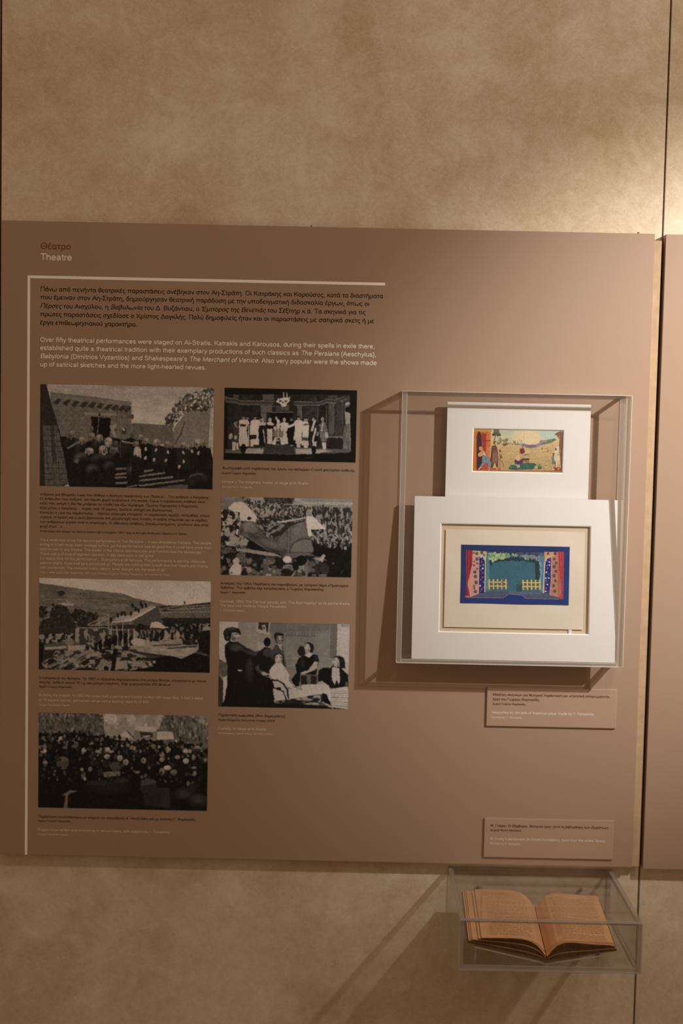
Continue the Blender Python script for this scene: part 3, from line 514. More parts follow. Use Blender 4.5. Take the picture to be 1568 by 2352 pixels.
    p.glow(1270, 1050, 96, 60, 40); p.glow(1400, 1110, 100, 70, 42); p.glow(1400, 1190, 110, 70, 18); p.glow(620, 990, 230, 80, 26); p.glow(540, 960, 110, 30, 34); p.glow(740, 940, 80, 30, 36); p.glow(1010, 1080, 110, 120, 26); p.ell(1310, 970, 16, 26, 66); p.ell(1340, 1010, 40, 40, 26)
    p.poly_((232, 1062, 300, 1020, 370, 1030, 300, 1050, 282, 1072, 280, 1178, 245, 1178, 262, 1075), 72); p.noise((232, 1020, 370, 1020, 300, 1178, 240, 1178), 10, 14)
    p.noise(F, 5, 9, 9, 2)
    return bw(p)

def picture_moliere():             # a row of actors in period costume on a dark stage
    Q = [(516, 890.4), (820, 896.7), (816, 1062.6), (513.4, 1056)]
    p = Paint(320, 176, Q, 12, seed=5); p.frame(490, 880, .21684); F = (0, 0, 1600, 0, 1600, 900, 0, 900)
    p.poly_((150, 120, 1440, 120, 1440, 720, 150, 720), 26); p.noise((150, 120, 1440, 120, 1440, 720, 150, 720), 8, 60)
    p.poly_((120, 130, 210, 160, 300, 190, 640, 190, 640, 235, 300, 232, 200, 205, 120, 200), 44); p.poly_((850, 190, 1110, 200, 1200, 165, 1300, 175, 1440, 130, 1440, 190, 1300, 212, 1200, 202, 1110, 232, 850, 235), 44)
    for a in ((130, 155, 215, 160, 300, 188, 640, 190), (130, 200, 215, 200, 300, 226, 620, 228), (850, 190, 1110, 202, 1195, 168, 1290, 176, 1380, 140), (850, 232, 1120, 232, 1200, 205, 1290, 212, 1400, 172)): p.line(a, 7, 84)
    for b in ((210, 120, 270, 160, 54), (310, 130, 370, 180, 34), (520, 120, 640, 180, 58), (720, 230, 800, 290, 56), (1210, 130, 1310, 160, 46), (1040, 150, 1090, 200, 40)): p.poly_((b[0], b[1], b[2], b[1], b[2], b[3], b[0], b[3]), b[4]); p.noise((b[0], b[1], b[2], b[1], b[2], b[3], b[0], b[3]), 14, 14)
    p.poly_((500, 235, 620, 240, 620, 305, 560, 310, 558, 430, 500, 430), 66); p.noise((500, 235, 560, 235, 560, 430, 500, 430), 10, 40); p.line((500, 240, 650, 245), 5, 86); p.poly_((885, 235, 935, 238, 935, 380, 885, 380), 60); p.line((930, 240, 930, 370), 5, 90)
    p.poly_((595, 312, 838, 312, 838, 620, 595, 620), 9); p.line((585, 306, 840, 306), 9, 70); p.poly_((660, 240, 720, 236, 720, 300, 660, 300), 48)
    p.noise((230, 235, 500, 235, 500, 400, 230, 400), 10, 40, 90); p.poly_((950, 250, 1100, 250, 1100, 400, 950, 400), 34); p.noise((950, 250, 1100, 250, 1100, 400, 950, 400), 12, 50, 16)
    for x in (1105, 1195): p.line((x, 240, x - 4, 420), 6, 66)
    p.poly_((1215, 210, 1280, 214, 1276, 540, 1215, 540), 56); p.noise((1215, 210, 1280, 214, 1276, 540, 1215, 540), 14, 10, 60)
    p.poly_((1290, 200, 1380, 190, 1375, 700, 1285, 700), 40); p.noise((1290, 200, 1380, 190, 1375, 700, 1285, 700), 16, 12, 80); p.poly_((1200, 555, 1370, 560, 1370, 580, 1200, 575), 72); p.poly_((1215, 580, 1360, 584, 1360, 700, 1215, 700), 22)
    p.poly_((1380, 230, 1440, 200, 1444, 230, 1410, 260, 1440, 320, 1448, 700, 1370, 700, 1372, 470, 1400, 420), 66); p.noise((1370, 200, 1448, 200, 1448, 700, 1370, 700), 22, 14, 60); p.poly_((1385, 300, 1440, 310, 1440, 430, 1395, 430), 122, .7); p.ell(1425, 280, 34, 30, 12); p.line((1440, 320, 1446, 720), 7, 96)
    p.ell(1415, 215, 28, 14, 110, -20)
    # chandelier
    for a in ((740, 100, 740, 180), (776, 105, 776, 175), (680, 190, 690, 175), (795, 190, 805, 150)): p.line(a, 9, 128)
    p.poly_((660, 190, 700, 165, 740, 150, 790, 150, 812, 185, 780, 210, 765, 245, 720, 250, 705, 215, 672, 205), 140); p.ell(708, 190, 16, 10, 40); p.ell(766, 190, 14, 10, 50); p.ell(735, 205, 12, 10, 60); p.ell(688, 170, 12, 12, 130)
    # stage floor and prompter's box
    p.poly_((120, 700, 540, 675, 860, 675, 1440, 705, 1440, 735, 860, 752, 520, 745, 120, 735), 60); p.poly_((340, 690, 530, 690, 525, 742, 330, 738), 108); p.poly_((865, 690, 1040, 692, 1260, 715, 1040, 748, 870, 748), 112); p.noise((120, 675, 1440, 675, 1440, 752, 120, 752), 12, 60, 12)
    p.poly_((60, 742, 520, 745, 870, 752, 1520, 730, 1520, 860, 60, 860), 11)
    def actor(x, top, foot, wtop, wbot, c, arms=(), legs=True, head=96, low=None):
        hh = 24; sh = top + 2 * hh; hem = foot - (70 if legs else 4)
        p.poly_((x - wtop, sh + 12, x - wtop * .5, sh - 4, x + wtop * .5, sh - 4, x + wtop, sh + 12, x + wtop * .7, (sh + hem) / 2, x + wbot, hem, x - wbot, hem, x - wtop * .7, (sh + hem) / 2), c)
        if low: p.poly_((x - wbot * .9, hem - 60, x + wbot * .9, hem - 60, x + wbot, hem, x - wbot, hem), low)
        if legs:
            for d in (-1, 1): p.poly_((x + d * wbot * .5 - 13, hem, x + d * wbot * .5 + 13, hem, x + d * wbot * .5 + 10, foot, x + d * wbot * .5 - 10, foot), 132)
        p.ell(x, top + hh + 4, 15, hh * .85, head); p.ell(x, top + 9, 17, 12, 24)
        for ax, ay in arms: p.line((x + (wtop if ax > x else -wtop) * .8, sh + 14, ax, ay), 19, c)
    # dark-clad figures first
    for x, t, f in ((360, 340, 640), (500, 355, 660), (600, 350, 620), (662, 340, 560), (825, 355, 660), (985, 355, 600), (1070, 360, 640)): actor(x, t, f, 34, 40, 14, (), False, 84)
    actor(318, 338, 640, 50, 58, 134, ((372, 425),), False, 88); p.poly_((266, 440, 345, 440, 372, 665, 275, 665), 130); p.poly_((285, 430, 345, 436, 340, 456, 280, 456), 24)
    actor(440, 340, 655, 48, 44, 138, ((490, 415),), False, 90); p.poly_((385, 440, 460, 440, 458, 545, 385, 545), 142); p.poly_((395, 545, 455, 545, 452, 590, 395, 590), 24); p.poly_((388, 595, 425, 595, 422, 668, 390, 668), 130); p.line((372, 440, 372, 660), 12, 120)
    actor(236, 385, 700, 32, 34, 40, (), True, 84); p.line((222, 425, 250, 465), 12, 110); p.ell(182, 560, 20, 34, 112, 15); p.ell(236, 570, 15, 22, 122); p.poly_((196, 620, 238, 620, 232, 705, 202, 705), 126)
    p.poly_((478, 420, 520, 405, 555, 425, 545, 445, 480, 450), 124); p.ell(520, 388, 14, 20, 110); p.line((525, 490, 543, 625), 12, 120); p.poly_((540, 440, 640, 430, 650, 470, 560, 480), 14)
    p.ell(596, 384, 15, 22, 116); p.poly_((560, 415, 600, 402, 645, 430, 630, 448, 570, 440), 134); p.poly_((566, 480, 625, 480, 620, 640, 570, 640), 134)
    p.ell(665, 372, 14, 20, 108)
    p.ell(748, 385, 15, 24, 128); p.poly_((700, 425, 745, 405, 795, 425, 790, 450, 770, 520, 790, 640, 765, 645, 715, 640, 735, 500, 705, 450), 138)
    p.ell(684, 405, 20, 26, 140); p.poly_((640, 470, 665, 430, 700, 430, 738, 480, 742, 540, 710, 580, 745, 645, 715, 650, 686, 575, 655, 650, 610, 640, 650, 570, 625, 550), 80); p.noise((630, 430, 742, 430, 742, 590, 630, 590), 12, 12)
    p.poly_((664, 430, 704, 430, 694, 480, 674, 480), 142); p.line((684, 480, 683, 575), 8, 140); p.ell(648, 478, 15, 20, 142); p.ell(722, 485, 15, 22, 136); p.poly_((650, 570, 668, 575, 650, 650, 612, 645), 136); p.poly_((700, 572, 718, 570, 748, 648, 714, 652), 136); p.ell(680, 605, 18, 8, 104)
    actor(898, 345, 640, 44, 34, 140, (), False, 108); p.line((890, 425, 790, 460), 24, 140); p.poly_((860, 425, 935, 420, 940, 500, 918, 600, 842, 600, 862, 480), 140); p.poly_((870, 600, 918, 600, 914, 678, 882, 678), 134)
    actor(968, 355, 660, 36, 40, 136, (), False, 104); p.line((940, 420, 860, 430), 16, 136); p.poly_((955, 430, 1010, 430, 1002, 580, 930, 565, 950, 500), 138); p.poly_((925, 568, 1005, 575, 1000, 608, 930, 606), 48); p.line((955, 440, 1010, 432), 12, 30); p.poly_((950, 612, 1000, 612, 996, 682, 955, 682), 132)
    p.ell(1055, 385, 13, 22, 108); p.line((1066, 405, 1040, 500), 22, 132); p.line((1078, 480, 1048, 610), 20, 130); p.poly_((1042, 615, 1092, 615, 1086, 668, 1050, 664), 124); p.ell(1100, 535, 14, 22, 90)
    p.ell(1150, 380, 16, 22, 104); p.poly_((1118, 440, 1150, 405, 1190, 425, 1205, 500, 1190, 620, 1140, 620, 1120, 520), 76); p.noise((1118, 405, 1205, 405, 1205, 620, 1120, 620), 20, 12); p.line((1155, 405, 1140, 500), 12, 126); p.ell(1192, 548, 20, 32, 116); p.poly_((1145, 625, 1190, 625, 1186, 700, 1152, 700), 134); p.line((1080, 465, 1125, 430), 14, 46)
    p.poly_((545, 652, 840, 650, 862, 745, 522, 742), 38); p.noise((545, 652, 840, 650, 862, 745, 522, 742), 8, 14); p.ell(315, 690, 30, 50, 12); p.ell(1060, 705, 26, 46, 12); p.ell(680, 648, 13, 10, 76); p.ell(825, 656, 26, 8, 90)
    p.ell(698, 758, 8, 6, 50); p.line((970, 792, 1050, 772), 7, 34)
    p.noise(F, 5, 8, 8, 2)
    return bw(p)

def picture_boot():                # a giant boot carried through a carnival crowd
    Q = [(508.4, 1140.6), (809.8, 1146.5), (806, 1326), (506.3, 1320.6)]
    p = Paint(320, 192, Q, 60, seed=9); p.frame(490, 1120, .21684); F = (0, 0, 1600, 0, 1600, 1000, 0, 1000)
    C = (70, 90, 1490, 110, 1490, 620, 70, 620); p.split(C, 30, 104, 17, 26, .0); p.noise(C, 18, 40, 30)
    p.split((350, 120, 1000, 140, 1000, 300, 350, 320), 36, 112, 12, 22, -.01); p.split((1040, 200, 1490, 220, 1490, 480, 1200, 480, 1040, 300), 26, 96, 20, 42, .03)
    p.poly_((80, 92, 300, 100, 330, 160, 150, 205, 85, 250), 86); p.noise((80, 92, 300, 100, 330, 160, 85, 250), 18, 16)
    p.poly_((520, 100, 860, 110, 850, 175, 560, 160), 44); p.noise((520, 100, 860, 110, 850, 175, 560, 160), 22, 16)
    p.poly_((320, 98, 525, 100, 545, 140, 420, 130), 108); p.poly_((860, 112, 1480, 125, 1480, 210, 1240, 215, 1100, 190, 1000, 195, 830, 180), 112); p.noise((860, 112, 1480, 125, 1480, 240, 830, 190), 14, 60, 16); p.poly_((900, 112, 1480, 122, 1480, 160, 960, 150), 92); p.poly_((1040, 180, 1480, 180, 1480, 250, 1100, 250), 76, .6); p.noise((1040, 180, 1480, 180, 1480, 250, 1100, 250), 22, 16, 30)
    p.poly_((150, 220, 220, 155, 300, 152, 345, 180, 490, 345, 480, 365, 280, 350, 250, 270), 138); p.poly_((150, 220, 250, 270, 280, 350, 200, 330), 70); p.noise((150, 220, 250, 270, 280, 350, 200, 330), 22, 14)
    p.poly_((980, 300, 1005, 232, 1060, 310, 1200, 440, 1120, 460, 1040, 510, 1000, 530, 975, 380), 140); p.poly_((985, 300, 1006, 232, 1050, 305), 92); p.poly_((1100, 340, 1190, 350, 1195, 430), 116)
    p.split((1030, 440, 1250, 440, 1300, 520, 1460, 540, 1460, 640, 1060, 600), 22, 104, 26, 22, .02); p.split((80, 240, 280, 260, 280, 400, 80, 420), 22, 128, 26, 34, .01)
    p.split((450, 330, 980, 240, 980, 360, 800, 380, 650, 540, 500, 520), 26, 92, 26, 18, .01); p.split((80, 400, 270, 400, 270, 620, 80, 620), 24, 110, 34, 50, .01)
    p.poly_((1060, 560, 1100, 590, 1200, 600, 1460, 590, 1455, 960, 980, 960, 1000, 700), 13); p.split((1100, 545, 1460, 540, 1460, 600, 1200, 610), 18, 84, 26, 20, .04)
    p.poly_((75, 600, 240, 640, 700, 740, 1040, 700, 1200, 760, 1200, 960, 60, 960), 24); p.split((75, 600, 700, 690, 1040, 700, 1200, 760, 1200, 960, 60, 960), 18, 66, 60, 44, .04)
    p.poly_((170, 540, 260, 570, 380, 550, 350, 610, 290, 612), 104); p.poly_((240, 640, 400, 660, 715, 690, 712, 728, 560, 715, 240, 668), 104)
    for i in range(16): p.line((250 + i * 26, 668 + i * 2.4, 245 + i * 26, 632 + i * 3.4), 8, 92)
    p.poly_((290, 500, 420, 560, 700, 690, 720, 730, 640, 690, 400, 650, 340, 640, 380, 560), 15)
    B = (262, 500, 268, 440, 300, 375, 380, 355, 440, 370, 480, 440, 560, 520, 640, 540, 700, 500, 740, 480, 790, 400, 880, 372, 970, 328, 985, 400, 1000, 500, 1040, 545, 1058, 660, 1040, 690, 880, 700, 800, 740, 720, 700, 600, 680, 480, 610, 360, 530)
    p.poly_(B, 62); p.noise(B, 10, 60); p.poly_((290, 440, 320, 385, 390, 362, 440, 400, 470, 460, 420, 480, 330, 470), 80); p.poly_((815, 400, 960, 345, 985, 500, 900, 540, 820, 600), 72); p.poly_((480, 560, 700, 640, 900, 680, 880, 705, 700, 695, 520, 620), 44, .7)
    p.glow(370, 395, 90, 44, 92, -12, .9); p.glow(300, 450, 30, 60, 44, 0, .8); p.glow(430, 520, 120, 40, 38, 32, .7); p.glow(600, 600, 170, 44, 78, 22, .7); p.glow(640, 668, 150, 26, 34, 12, .8); p.glow(740, 560, 60, 90, 74, 0, .6); p.glow(900, 440, 80, 80, 84, 0, .6); p.glow(830, 400, 40, 40, 44, 0, .6)
    p.noise(B, 7, 14); p.line((798, 385, 792, 720), 4, 100); p.line((810, 640, 850, 580, 920, 545, 1010, 540), 6, 34); p.poly_((820, 650, 860, 590, 930, 555, 1030, 552, 1050, 640, 1040, 680, 830, 684), 78); p.noise((820, 650, 860, 590, 1030, 552, 1050, 680), 6, 20); p.line((770, 684, 1050, 682), 7, 46); p.poly_((770, 690, 1030, 690, 1010, 716, 900, 722, 860, 745, 800, 730), 68)
    p.poly_((600, 490, 700, 450, 780, 380, 900, 365, 970, 335, 960, 355, 820, 400, 720, 500, 640, 530), 30); p.line((690, 470, 800, 400), 5, 70, .6); p.poly_((660, 360, 860, 330, 970, 310, 968, 325, 800, 362, 680, 375), 122)
    p.poly_((235, 480, 245, 440, 268, 445, 255, 500), 140); p.poly_((165, 890, 170, 860, 215, 810, 210, 770, 260, 760, 290, 800, 298, 860, 290, 928, 175, 925), 128); p.ell(240, 770, 36, 30, 122); p.ell(150, 592, 20, 16, 128); p.ell(96, 735, 20, 20, 96); p.ell(118, 820, 36, 60, 14); p.ell(190, 720, 50, 40, 22); p.ell(290, 720, 50, 34, 66); p.noise((240, 690, 350, 690, 350, 760, 240, 760), 20, 12)
    p.ell(782, 760, 50, 36, 140, 8); p.ell(615, 770, 36, 34, 70); p.ell(585, 760, 60, 18, 52); p.ell(560, 850, 60, 50, 50); p.poly_((490, 900, 510, 800, 650, 830, 650, 910, 600, 935, 500, 930), 60); p.ell(700, 800, 44, 60, 20); p.ell(640, 885, 14, 20, 96); p.ell(585, 922, 34, 14, 112)
    p.ell(790, 850, 60, 44, 84); p.ell(770, 890, 60, 40, 20); p.ell(930, 860, 52, 54, 90); p.ell(925, 770, 50, 56, 13); p.ell(870, 830, 34, 50, 16); p.line((830, 935, 870, 880), 12, 112); p.ell(900, 930, 56, 36, 54); p.poly_((960, 820, 1000, 740, 998, 940, 960, 940), 74)
    p.poly_((1050, 745, 1120, 740, 1160, 700, 1185, 715, 1150, 790, 1120, 765), 112); p.ell(1148, 860, 76, 70, 32); p.noise((1070, 790, 1230, 790, 1230, 930, 1070, 930), 8, 14); p.poly_((1110, 915, 1190, 910, 1200, 940, 1110, 940), 70); p.ell(1265, 800, 12, 12, 54); p.ell(1270, 610, 34, 20, 66); p.line((1360, 870, 1350, 905), 8, 48); p.ell(345, 860, 20, 26, 96); p.ell(420, 810, 60, 40, 28)
    p.scatter((75, 700, 560, 740, 1040, 760, 1200, 800, 1200, 950, 75, 930), 46, 12, 30, (14, 22, 60, 84, 30, 104), (.8, 1.4), .8)
    p.scatter((1060, 470, 1460, 540, 1460, 660, 1080, 620), 60, 9, 18, (18, 96, 30, 70, 110), (1, 1.8), .9)
    p.scatter((350, 150, 950, 180, 940, 300, 480, 330), 130, 6, 11, (26, 96, 50, 110, 34), (1.2, 2.2), .9, 12)
    p.scatter((1060, 210, 1480, 230, 1480, 470, 1210, 470), 120, 8, 13, (24, 84, 44, 100, 28), (1.8, 3.2), .9, 8)
    p.ell(380, 328, 20, 16, 20); p.ell(128, 268, 34, 36, 26); p.ell(190, 275, 22, 24, 24); p.poly_((1150, 175, 1165, 175, 1160, 230, 1140, 230), 40)
    p.noise(F, 7, 8, 8, 2)
    return bw(p)

def picture_comedy():              # players round a table, the bearded visitor raising a hand
    Q = [(503.4, 1427.3), (803, 1434), (798, 1628.6), (501.3, 1622.5)]
    p = Paint(330, 214, Q, 92, seed=13); p.frame(490, 1410, .21684); F = (0, 0, 1600, 0, 1600, 1050, 0, 1050)
    p.grad((240, 60, 1250, 60, 1250, 760, 240, 760), 84, 98); p.poly_((240, 60, 620, 60, 600, 420, 240, 420), 102); p.poly_((560, 90, 1240, 105, 1230, 180, 560, 200), 78)
    p.noise((240, 60, 1250, 60, 1250, 760, 240, 760), 5, 80); p.poly_((55, 75, 262, 80, 250, 300, 155, 560, 60, 470), 134); p.poly_((60, 480, 155, 520, 155, 680, 55, 640), 66); p.noise((60, 480, 155, 520, 155, 680, 55, 640), 16, 20)
    p.poly_((100, 680, 150, 650, 150, 800, 104, 945), 138); p.poly_((50, 640, 104, 700, 104, 990, 50, 990), 40)
    p.poly_((1225, 105, 1310, 108, 1308, 470, 1225, 470), 74); p.poly_((1310, 105, 1450, 108, 1430, 640, 1300, 560), 128); p.poly_((1350, 110, 1450, 112, 1450, 140, 1350, 138), 104); p.line((1232, 108, 1225, 480), 7, 96); p.line((1345, 140, 1330, 420), 5, 112); p.line((1375, 150, 1365, 440), 4, 118)
    p.line((770, 468, 1250, 472), 6, 110); p.line((770, 544, 1230, 552), 6, 108); p.line((782, 120, 776, 480), 4, 100)
    p.poly_((455, 80, 600, 84, 588, 222, 450, 185), 122); p.poly_((476, 90, 586, 92, 578, 196, 474, 160), 34); p.poly_((515, 115, 548, 115, 560, 190, 515, 175), 122); p.ell(530, 150, 16, 22, 80)
    p.line((760, 232, 1080, 236), 9, 62); 
    for x in (775, 800, 830, 862, 910, 935, 960, 1000, 1042, 1065): p.line((x, 228, x + 4, 200), 9, 66)
    # visitor on the left
    p.poly_((120, 330, 165, 290, 250, 290, 320, 340, 440, 400, 480, 390, 540, 350, 590, 360, 560, 440, 430, 500, 440, 560, 520, 650, 600, 680, 640, 900, 640, 970, 740, 940, 1200, 970, 1270, 1010, 60, 990, 110, 930, 145, 760, 150, 560, 125, 440), 15)
    p.glow(250, 350, 110, 46, 50, 12); p.glow(215, 375, 60, 30, 60, 20, .7); p.glow(400, 410, 120, 36, 44, 16); p.glow(470, 420, 60, 30, 52, -20, .7); p.glow(385, 600, 56, 170, 34); p.glow(375, 540, 40, 80, 40, 0, .7); p.ell(280, 597, 26, 9, 118)
    for i in range(14): x = p.rd.uniform(160, 560); y = p.rd.uniform(420, 900); p.line((x, y, x + p.rd.uniform(-20, 20), y + p.rd.uniform(40, 120)), 6, p.rd.choice((24, 10, 28)), .5)
    p.poly_((112, 245, 104, 205, 112, 175, 140, 152, 180, 141, 225, 141, 262, 152, 284, 178, 289, 205, 284, 224, 262, 204, 236, 196, 200, 204, 186, 240, 176, 290, 140, 285, 120, 268), 20)
    p.glow(190, 160, 70, 18, 46); p.poly_((190, 205, 232, 190, 262, 200, 272, 215, 286, 232, 273, 240, 272, 262, 246, 282, 214, 282, 192, 262, 184, 236), 104); p.glow(246, 228, 34, 34, 130); p.glow(214, 262, 34, 26, 64); p.glow(196, 236, 16, 30, 84); p.line((232, 208, 256, 210), 6, 40, .8); p.glow(243, 216, 12, 7, 40); p.glow(262, 254, 14, 6, 60); p.glow(150, 250, 16, 22, 66); p.glow(140, 200, 26, 40, 34)
    p.poly_((462, 380, 460, 320, 475, 285, 490, 310, 515, 300, 560, 310, 545, 345, 500, 390), 112); p.line((478, 300, 482, 380), 14, 118); p.line((500, 345, 560, 312), 12, 122); p.ell(568, 298, 38, 48, 12)
    # dark seated man behind, grey hair
    p.poly_((430, 470, 500, 380, 600, 360, 640, 420, 640, 560, 600, 620, 560, 700, 470, 640, 420, 560), 18); p.ell(575, 410, 50, 46, 46); p.noise((520, 360, 630, 360, 630, 470, 520, 470), 9, 12); p.poly_((445, 560, 475, 530, 490, 590, 560, 620, 540, 660, 460, 600), 50); p.ell(540, 632, 34, 18, 118, 20); p.line((550, 625, 590, 640), 9, 122); p.line((540, 640, 565, 665), 8, 118)
    # standing man with moustache
    p.poly_((645, 340, 690, 315, 735, 350, 770, 560, 700, 600, 600, 440), 46); p.noise((645, 340, 735, 350, 770, 560, 620, 560), 9, 9); p.glow(735, 420, 24, 90, 66, -10, .7)
    p.poly_((640, 250, 640, 215, 660, 200, 700, 196, 735, 206, 744, 235, 738, 285, 722, 310, 700, 320, 668, 305, 655, 280), 22); p.poly_((664, 240, 690, 226, 730, 230, 732, 280, 716, 312, 692, 316, 672, 296), 100); p.glow(705, 250, 24, 30, 128); p.glow(676, 270, 14, 34, 74)
    p.line((672, 248, 690, 246), 5, 34); p.line((706, 246, 726, 246), 5, 34); p.glow(682, 258, 9, 6, 38); p.glow(716, 257, 9, 6, 38); p.line((690, 284, 722, 283), 8, 26); p.glow(700, 270, 6, 12, 132); p.glow(704, 298, 12, 6, 84)
    p.poly_((672, 322, 716, 320, 726, 390, 705, 372, 690, 345), 134); p.line((700, 330, 712, 378), 6, 70); p.poly_((640, 350, 670, 326, 700, 400, 720, 470, 640, 440), 50); p.noise((640, 350, 670, 326, 700, 400, 720, 470, 640, 440), 8, 9)
    # woman in white
    p.poly_((634, 470, 640, 430, 668, 412, 705, 414, 735, 430, 746, 480, 742, 540, 722, 540, 650, 540, 636, 510), 22); p.poly_((650, 470, 660, 436, 690, 424, 722, 436, 730, 480, 722, 520, 700, 545, 676, 545, 656, 515), 116); p.glow(684, 470, 26, 36, 136); p.glow(722, 490, 14, 40, 74); p.glow(692, 550, 26, 22, 96)
    p.line((662, 458, 680, 457), 4, 44); p.line((700, 457, 718, 459), 4, 44); p.glow(671, 465, 9, 5, 48); p.glow(709, 466, 9, 5, 48); p.glow(690, 486, 8, 10, 96, 0, .7); p.glow(689, 510, 13, 5, 62); p.line((650, 450, 664, 428, 700, 420), 7, 40)
    p.poly_((655, 520, 725, 520, 770, 590, 800, 640, 800, 720, 850, 760, 940, 780, 950, 800, 850, 800, 790, 770, 720, 740, 640, 700, 600, 660, 592, 600, 620, 560), 136); p.noise((600, 520, 800, 560, 800, 720, 600, 700), 5, 40); p.line((840, 768, 950, 798), 7, 60); p.poly_((630, 700, 780, 740, 800, 880, 760, 920, 640, 920), 130)
    p.line((600, 700, 680, 700, 740, 740, 780, 800, 795, 900), 16, 18); p.line((570, 700, 560, 760, 590, 810), 14, 20); p.line((640, 780, 700, 800, 740, 820, 770, 900), 13, 22); p.line((620, 800, 640, 900), 14, 18); p.ell(600, 760, 40, 60, 14); p.ell(690, 790, 26, 16, 20)
    # woman in black, standing, and her shadow
    p.ell(930, 395, 40, 56, 24); p.poly_((900, 470, 960, 440, 1000, 440, 1060, 425, 1105, 440, 1116, 500, 1095, 600, 1080, 640, 930, 640, 900, 760, 870, 770, 820, 700, 880, 620, 865, 550), 14); p.glow(940, 520, 40, 60, 28); p.glow(1080, 470, 24, 34, 32)
    p.poly_((958, 320, 985, 302, 1020, 302, 1050, 322, 1060, 360, 1056, 404, 1034, 410, 1000, 380, 985, 330), 20); p.poly_((962, 330, 986, 312, 1010, 322, 1024, 360, 1020, 396, 996, 408, 976, 396, 966, 370, 960, 350), 112); p.glow(984, 350, 20, 28, 134); p.line((966, 342, 982, 340), 4, 40); p.glow(974, 349, 8, 5, 46); p.glow(980, 382, 11, 5, 64); p.glow(1008, 386, 14, 20, 84); p.glow(962, 362, 5, 8, 126)
    p.poly_((968, 440, 1000, 405, 1040, 415, 1050, 430, 1010, 465), 126)
    p.poly_((1060, 510, 1105, 505, 1100, 570, 1060, 600, 960, 640, 930, 650, 920, 620, 1010, 590), 118); p.line((1075, 510, 1090, 570), 20, 120)
    p.poly_((915, 640, 1095, 640, 1095, 745, 915, 745), 24); p.line((920, 640, 920, 745), 9, 70); p.line((915, 645, 1095, 650), 9, 74); p.line((1092, 650, 1090, 740), 9, 66); p.poly_((985, 650, 1030, 650, 1025, 740, 990, 740), 66)
    # woman at the right end of the table
    p.poly_((1110, 600, 1160, 570, 1240, 570, 1260, 540, 1340, 560, 1420, 650, 1425, 770, 1240, 785, 1100, 740), 15); p.poly_((1262, 470, 1285, 448, 1330, 444, 1370, 462, 1390, 510, 1392, 575, 1350, 578, 1330, 540, 1310, 480), 18); p.poly_((1258, 500, 1268, 470, 1300, 456, 1326, 480, 1334, 530, 1310, 560, 1280, 556, 1262, 530, 1250, 512), 116); p.glow(1285, 496, 24, 30, 136); p.line((1264, 486, 1284, 484), 4, 44); p.glow(1274, 494, 9, 5, 48); p.glow(1268, 530, 10, 5, 66); p.glow(1316, 540, 16, 24, 80); p.glow(1350, 500, 20, 40, 34, 20, .6)
    p.poly_((1255, 560, 1330, 570, 1338, 700, 1325, 745, 1300, 700, 1280, 750, 1250, 700), 126); p.ell(1230, 640, 16, 60, 14)
    # table with papers
    p.poly_((930, 748, 1090, 740, 1150, 710, 1220, 760, 1230, 800, 1400, 765, 1430, 800, 1425, 1005, 1270, 1000, 1150, 850, 1110, 845, 800, 905, 795, 790, 940, 810), 132); p.noise((800, 740, 1430, 740, 1430, 1005, 800, 905), 5, 40)
    p.poly_((640, 925, 800, 905, 1140, 845, 1180, 840, 1250, 960, 1200, 970), 56); p.split((660, 920, 1120, 850, 1140, 930, 1100, 960, 700, 940), 24, 110, 60, 20, .01); p.poly_((1130, 930, 1150, 835, 1195, 850, 1240, 955), 14)
    for i in range(8): p.line((1240, 822 + i * 20, 1420, 812 + i * 24), 7, 66 if i % 2 else 96, .8)
    p.poly_((1100, 720, 1150, 705, 1170, 745, 1100, 745), 118); p.line((930, 750, 925, 800), 6, 90); p.ell(1405, 745, 16, 30, 60); p.poly_((640, 940, 1270, 985, 1430, 1010, 60, 1000), 14); p.line((1150, 930, 1260, 995), 10, 118)
    p.noise(F, 5, 8, 8, 2)
    return bw(p, 2.5)

def colour(p, ref, k=.63):
    p.warp(1.3, 8); p.warp(.9, 3.2); p.mottle(.05, 3); p.blur(1); g = p.grid() / 255
    return np.clip(lin(g) / lin(np.array(ref, float) / 255) * k - .003, .004, .88)

